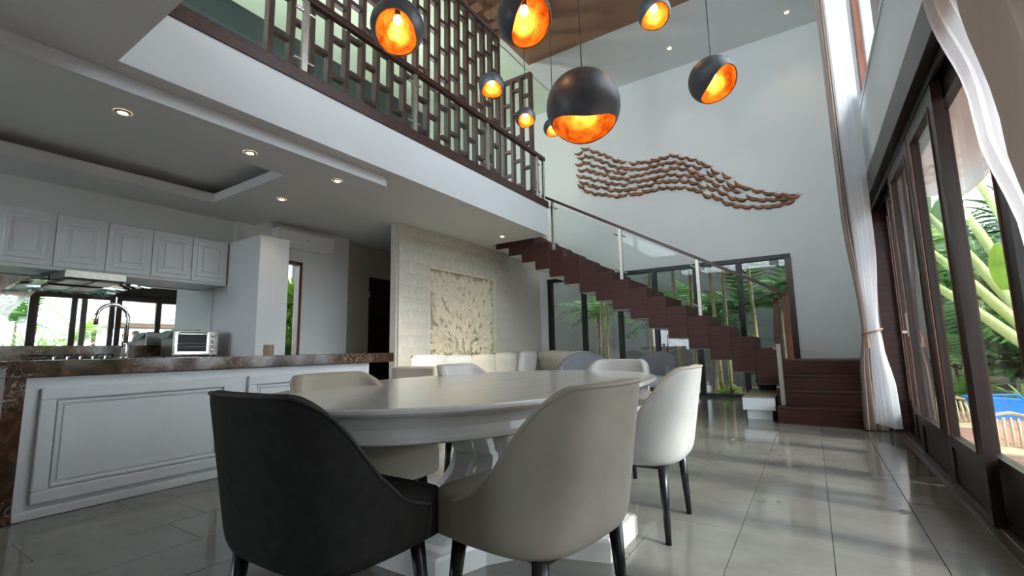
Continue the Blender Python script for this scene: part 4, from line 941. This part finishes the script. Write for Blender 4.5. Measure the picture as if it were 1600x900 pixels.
# garden behind the back window
for i, (x, y, k) in enumerate(((-1.2, 10.6, 0), (-.5, 11.2, 1), (-1.9, 11.3, 0), (-3.0, 11.6, 1), (-4.5, 11.0, 0))):
    sh('tree_fern', ['bright tree fern behind the right window pane', 'feathery tree fern near the right end of the window', 'tree fern behind the stair glass', 'dark tree fern behind the middle window panes', 'pale palm behind the leftmost window pane'][i], (x, y, -.1), 26, 1.25, .15, 'leafa' if k == 0 else 'leafb', (.1, 1.2), 1.1, 'frond', (1.7, 1.9, 1.5, 1.6, 1.8)[i])
for i, x in enumerate((-4.05, -3.85, -2.95, -2.82, -2.3, -2.05, -1.55, -1.40, -.85)):
    tt = thing('bamboo_cane', ('first', 'second', 'third', 'fourth', 'fifth', 'sixth', 'seventh', 'eighth', 'last')[i]+' bamboo cane from the left behind the garden window', 'bamboo', (x, 10.0, -.1), 'bamboo canes behind the window')
    lean = rp.uniform(-.12, .12); add('cane', tube([(x+lean*k/6, 10.0+.05*(i % 3), -.1+.55*k) for k in range(7)], [.035]*7, 8), 'bamboo', tt, True)
    add('nodes', boxes([((x+lean*k/6-.039, 10.0+.05*(i % 3)-.039, -.1+.55*k-.01), (x+lean*k/6+.039, 10.0+.05*(i % 3)+.039, -.1+.55*k+.01)) for k in range(1, 6)]), 'bamboo', tt)
for i, x in enumerate((-1.5, -1.15, -.75, -3.5, -2.4)):
    sh('ground_plant', ('bright low plant left of the bench outside the window', 'bright low plant behind the bench outside the window', 'bright low plant beside the steps outside the window', 'dark low plant outside the window behind the armchairs', 'dark low plant outside the window under the stair middle')[i], (x, 9.95+.1*(i % 2), -.1), 22, .42, .05, 'leafc' if i < 3 else 'leafb', (.4, 1.4), 1.2, group='low plants outside the garden window')
# narrow window planting and the garden mirrored in the kitchen
sh('garden_shrub', 'leafy shrub outside the narrow window beside the air conditioner', (-7.7, 4.75, -.1), 320, .62, .045, 'leafc', (.1, 1.5), .9, trunk=.9)
sh('garden_shrub', 'taller leafy shrub behind the narrow window', (-7.75, 4.85, -.1), 320, .62, .05, 'leafc', (-.5, 1.5), .9, trunk=1.75)
sh('garden_shrub', 'leafy shrub far outside the narrow window', (-9.6, 4.6, -.1), 400, 1.0, .06, 'leafa', (-.3, 1.5), .9, trunk=1.3)
for i, (x, y, h, k, m_) in enumerate(((6.3, 4.0, .7, 'blade', 'leafd'), (7.6, 4.9, .5, 'blade', 'leafc'), (5.2, 2.9, .3, 'blade', 'leafa'), (9.5, 5.8, 1.6, 'frond', 'leafc'), (8.3, 3.9, 2.2, 'frond', 'leafa'))):
    sh('terrace_palm', ['spiky pale palm mirrored beside the kitchen curtain', 'spiky lime palm mirrored in the first mirror bay', 'low spiky palm mirrored at the left mirror edge', 'feathery palm mirrored before the pavilion', 'tall palm mirrored behind the spiky palms'][i], (x, y, -.1), 60 if k == 'blade' else 26, 1.5, .05 if k == 'blade' else .16, m_, (.2, 1.4), 1.0, k, h)
pv = thing('garden_pavilion', 'garden pavilion with a grey tiled hip roof', 'pavilion', (13, 9.6, -.1))
px0, px1, py0, py1, ze, zr = 10.5, 15.5, 7.2, 12.2, 2.35, 4.1
bm = bmesh.new(); e_ = [bm.verts.new(p) for p in ((px0, py0, ze), (px1, py0, ze), (px1, py1, ze), (px0, py1, ze))]; ap = bm.verts.new(((px0+px1)/2, (py0+py1)/2, zr))
for i in range(4): bm.faces.new((e_[i], e_[(i+1) % 4], ap))
bm.faces.new(e_[::-1]); rf_ = add('roof', bm, 'rooft', pv)
for r_ in range(14):
    t = r_/14; z = lerp(ze, zr, t); hw = (px1-px0)/2*(1-t); cx, cy = (px0+px1)/2, (py0+py1)/2
    add('tile_course', boxes([((cx-hw-.02, cy-hw, z), (cx-hw+.10, cy+hw, z+.05)), ((cx-hw, cy-hw-.02, z), (cx+hw, cy-hw+.10, z+.05))]), 'rooft', rf_)
add('eave_board', boxes([((px0, py0, ze-.16), (px1, py0+.05, ze)), ((px0, py0, ze-.16), (px0+.05, py1, ze))]), 'timber', pv)
for x in (px0+.5, px1-.5):
    for y in (py0+.5, py1-.5): add('post', box((x-.08, y-.08, -.1), (x+.08, y+.08, ze-.05)), 'timber', pv)

# person standing on the terrace, seen only in the kitchen mirror
def person(c, rot):
    t = thing('person', 'person in a dark cap and shirt standing on the terrace', 'person', (0, 0, 0))
    V = [(0,0,.92),(0,0,1.12),(0,0,1.32),(0,0,1.42),(0,.01,1.50),(0,.02,1.60),(-.17,0,1.36),(-.22,.02,1.10),(-.20,.10,.88),(-.19,.13,.80),(.17,0,1.36),(.22,.02,1.10),(.20,.10,.88),(.19,.13,.80),(-.09,0,.86),(-.10,.02,.48),(-.10,-.02,.07),(-.10,.13,.03),(.09,0,.86),(.10,.02,.48),(.10,-.02,.07),(.10,.13,.03)]
    E_ = [(0,1),(1,2),(2,3),(3,4),(4,5),(2,6),(6,7),(7,8),(8,9),(2,10),(10,11),(11,12),(12,13),(0,14),(14,15),(15,16),(16,17),(0,18),(18,19),(19,20),(20,21)]
    Rr = [.14,.13,.15,.06,.075,.085,.06,.045,.035,.03,.06,.045,.035,.03,.085,.06,.042,.035,.085,.06,.042,.035]
    me = bpy.data.meshes.new('body'); me.from_pydata(V, E_, []); o = bpy.data.objects.new('body', me); C.objects.link(o); o.parent = t
    md = o.modifiers.new('skin', 'SKIN'); 
    for i, sv in enumerate(me.skin_vertices[0].data): sv.radius = (Rr[i], Rr[i]*(.8 if i < 3 else 1)); sv.use_root = (i == 0)
    sb = o.modifiers.new('sub', 'SUBSURF'); sb.levels = 1; sb.render_levels = 2; me.materials.append(MT['shirt'])
    add('face', lathe([(.02, -.11), (.06, -.09), (.08, -.02), (.082, .05), (.06, .1), (.02, .12)], (0, .035, 1.585), 16), 'skin', t, True)
    add('cap', lathe([(.10, 0), (.098, .04), (.07, .085), (.02, .10)], (0, .03, 1.63), 16), 'cap', t, True); add('cap_peak', box((-.07, .10, 1.63), (.07, .20, 1.645), .004), 'cap', t)
    for sx in (-1, 1):
        for q in range(4): add('finger', tube([(sx*.19+(q-1.5)*.018, .13, .80), (sx*.19+(q-1.5)*.019, .145, .76), (sx*.19+(q-1.5)*.018, .15, .72)], .008, 6), 'skin', t)
        add('thumb', tube([(sx*.165, .13, .80), (sx*.15, .15, .77)], .009, 6), 'skin', t)
    t.location = c; t.rotation_euler = (0, 0, rot)
person((2.6, 5.3, -.03), PI/2)

# ================================================================ SMALL THINGS ON THE FLOOR
for i, (x, y, s, lab) in enumerate(((.33, 3.5, .05, 'dry leaf scrap on the floor near the sliding door'), (-.33, 3.32, .03, 'tiny dark leaf scrap on the floor near the stair side tiles'), (-.24, 3.36, .03, 'tiny dark leaf scrap lying just right of another scrap'), (-.75, 5.3, .025, 'tiny white scrap on the floor before the bench'))):
    bm = bmesh.new(); leafblade(bm, (x, y, .004), .6+i, .02, s, s*.22, .1, 5, .4); tag(add('leaf_scrap', bm, 'debris' if i < 3 else 'white', mods=[('SOLIDIFY', dict(thickness=.002))]), lab, 'leaf')
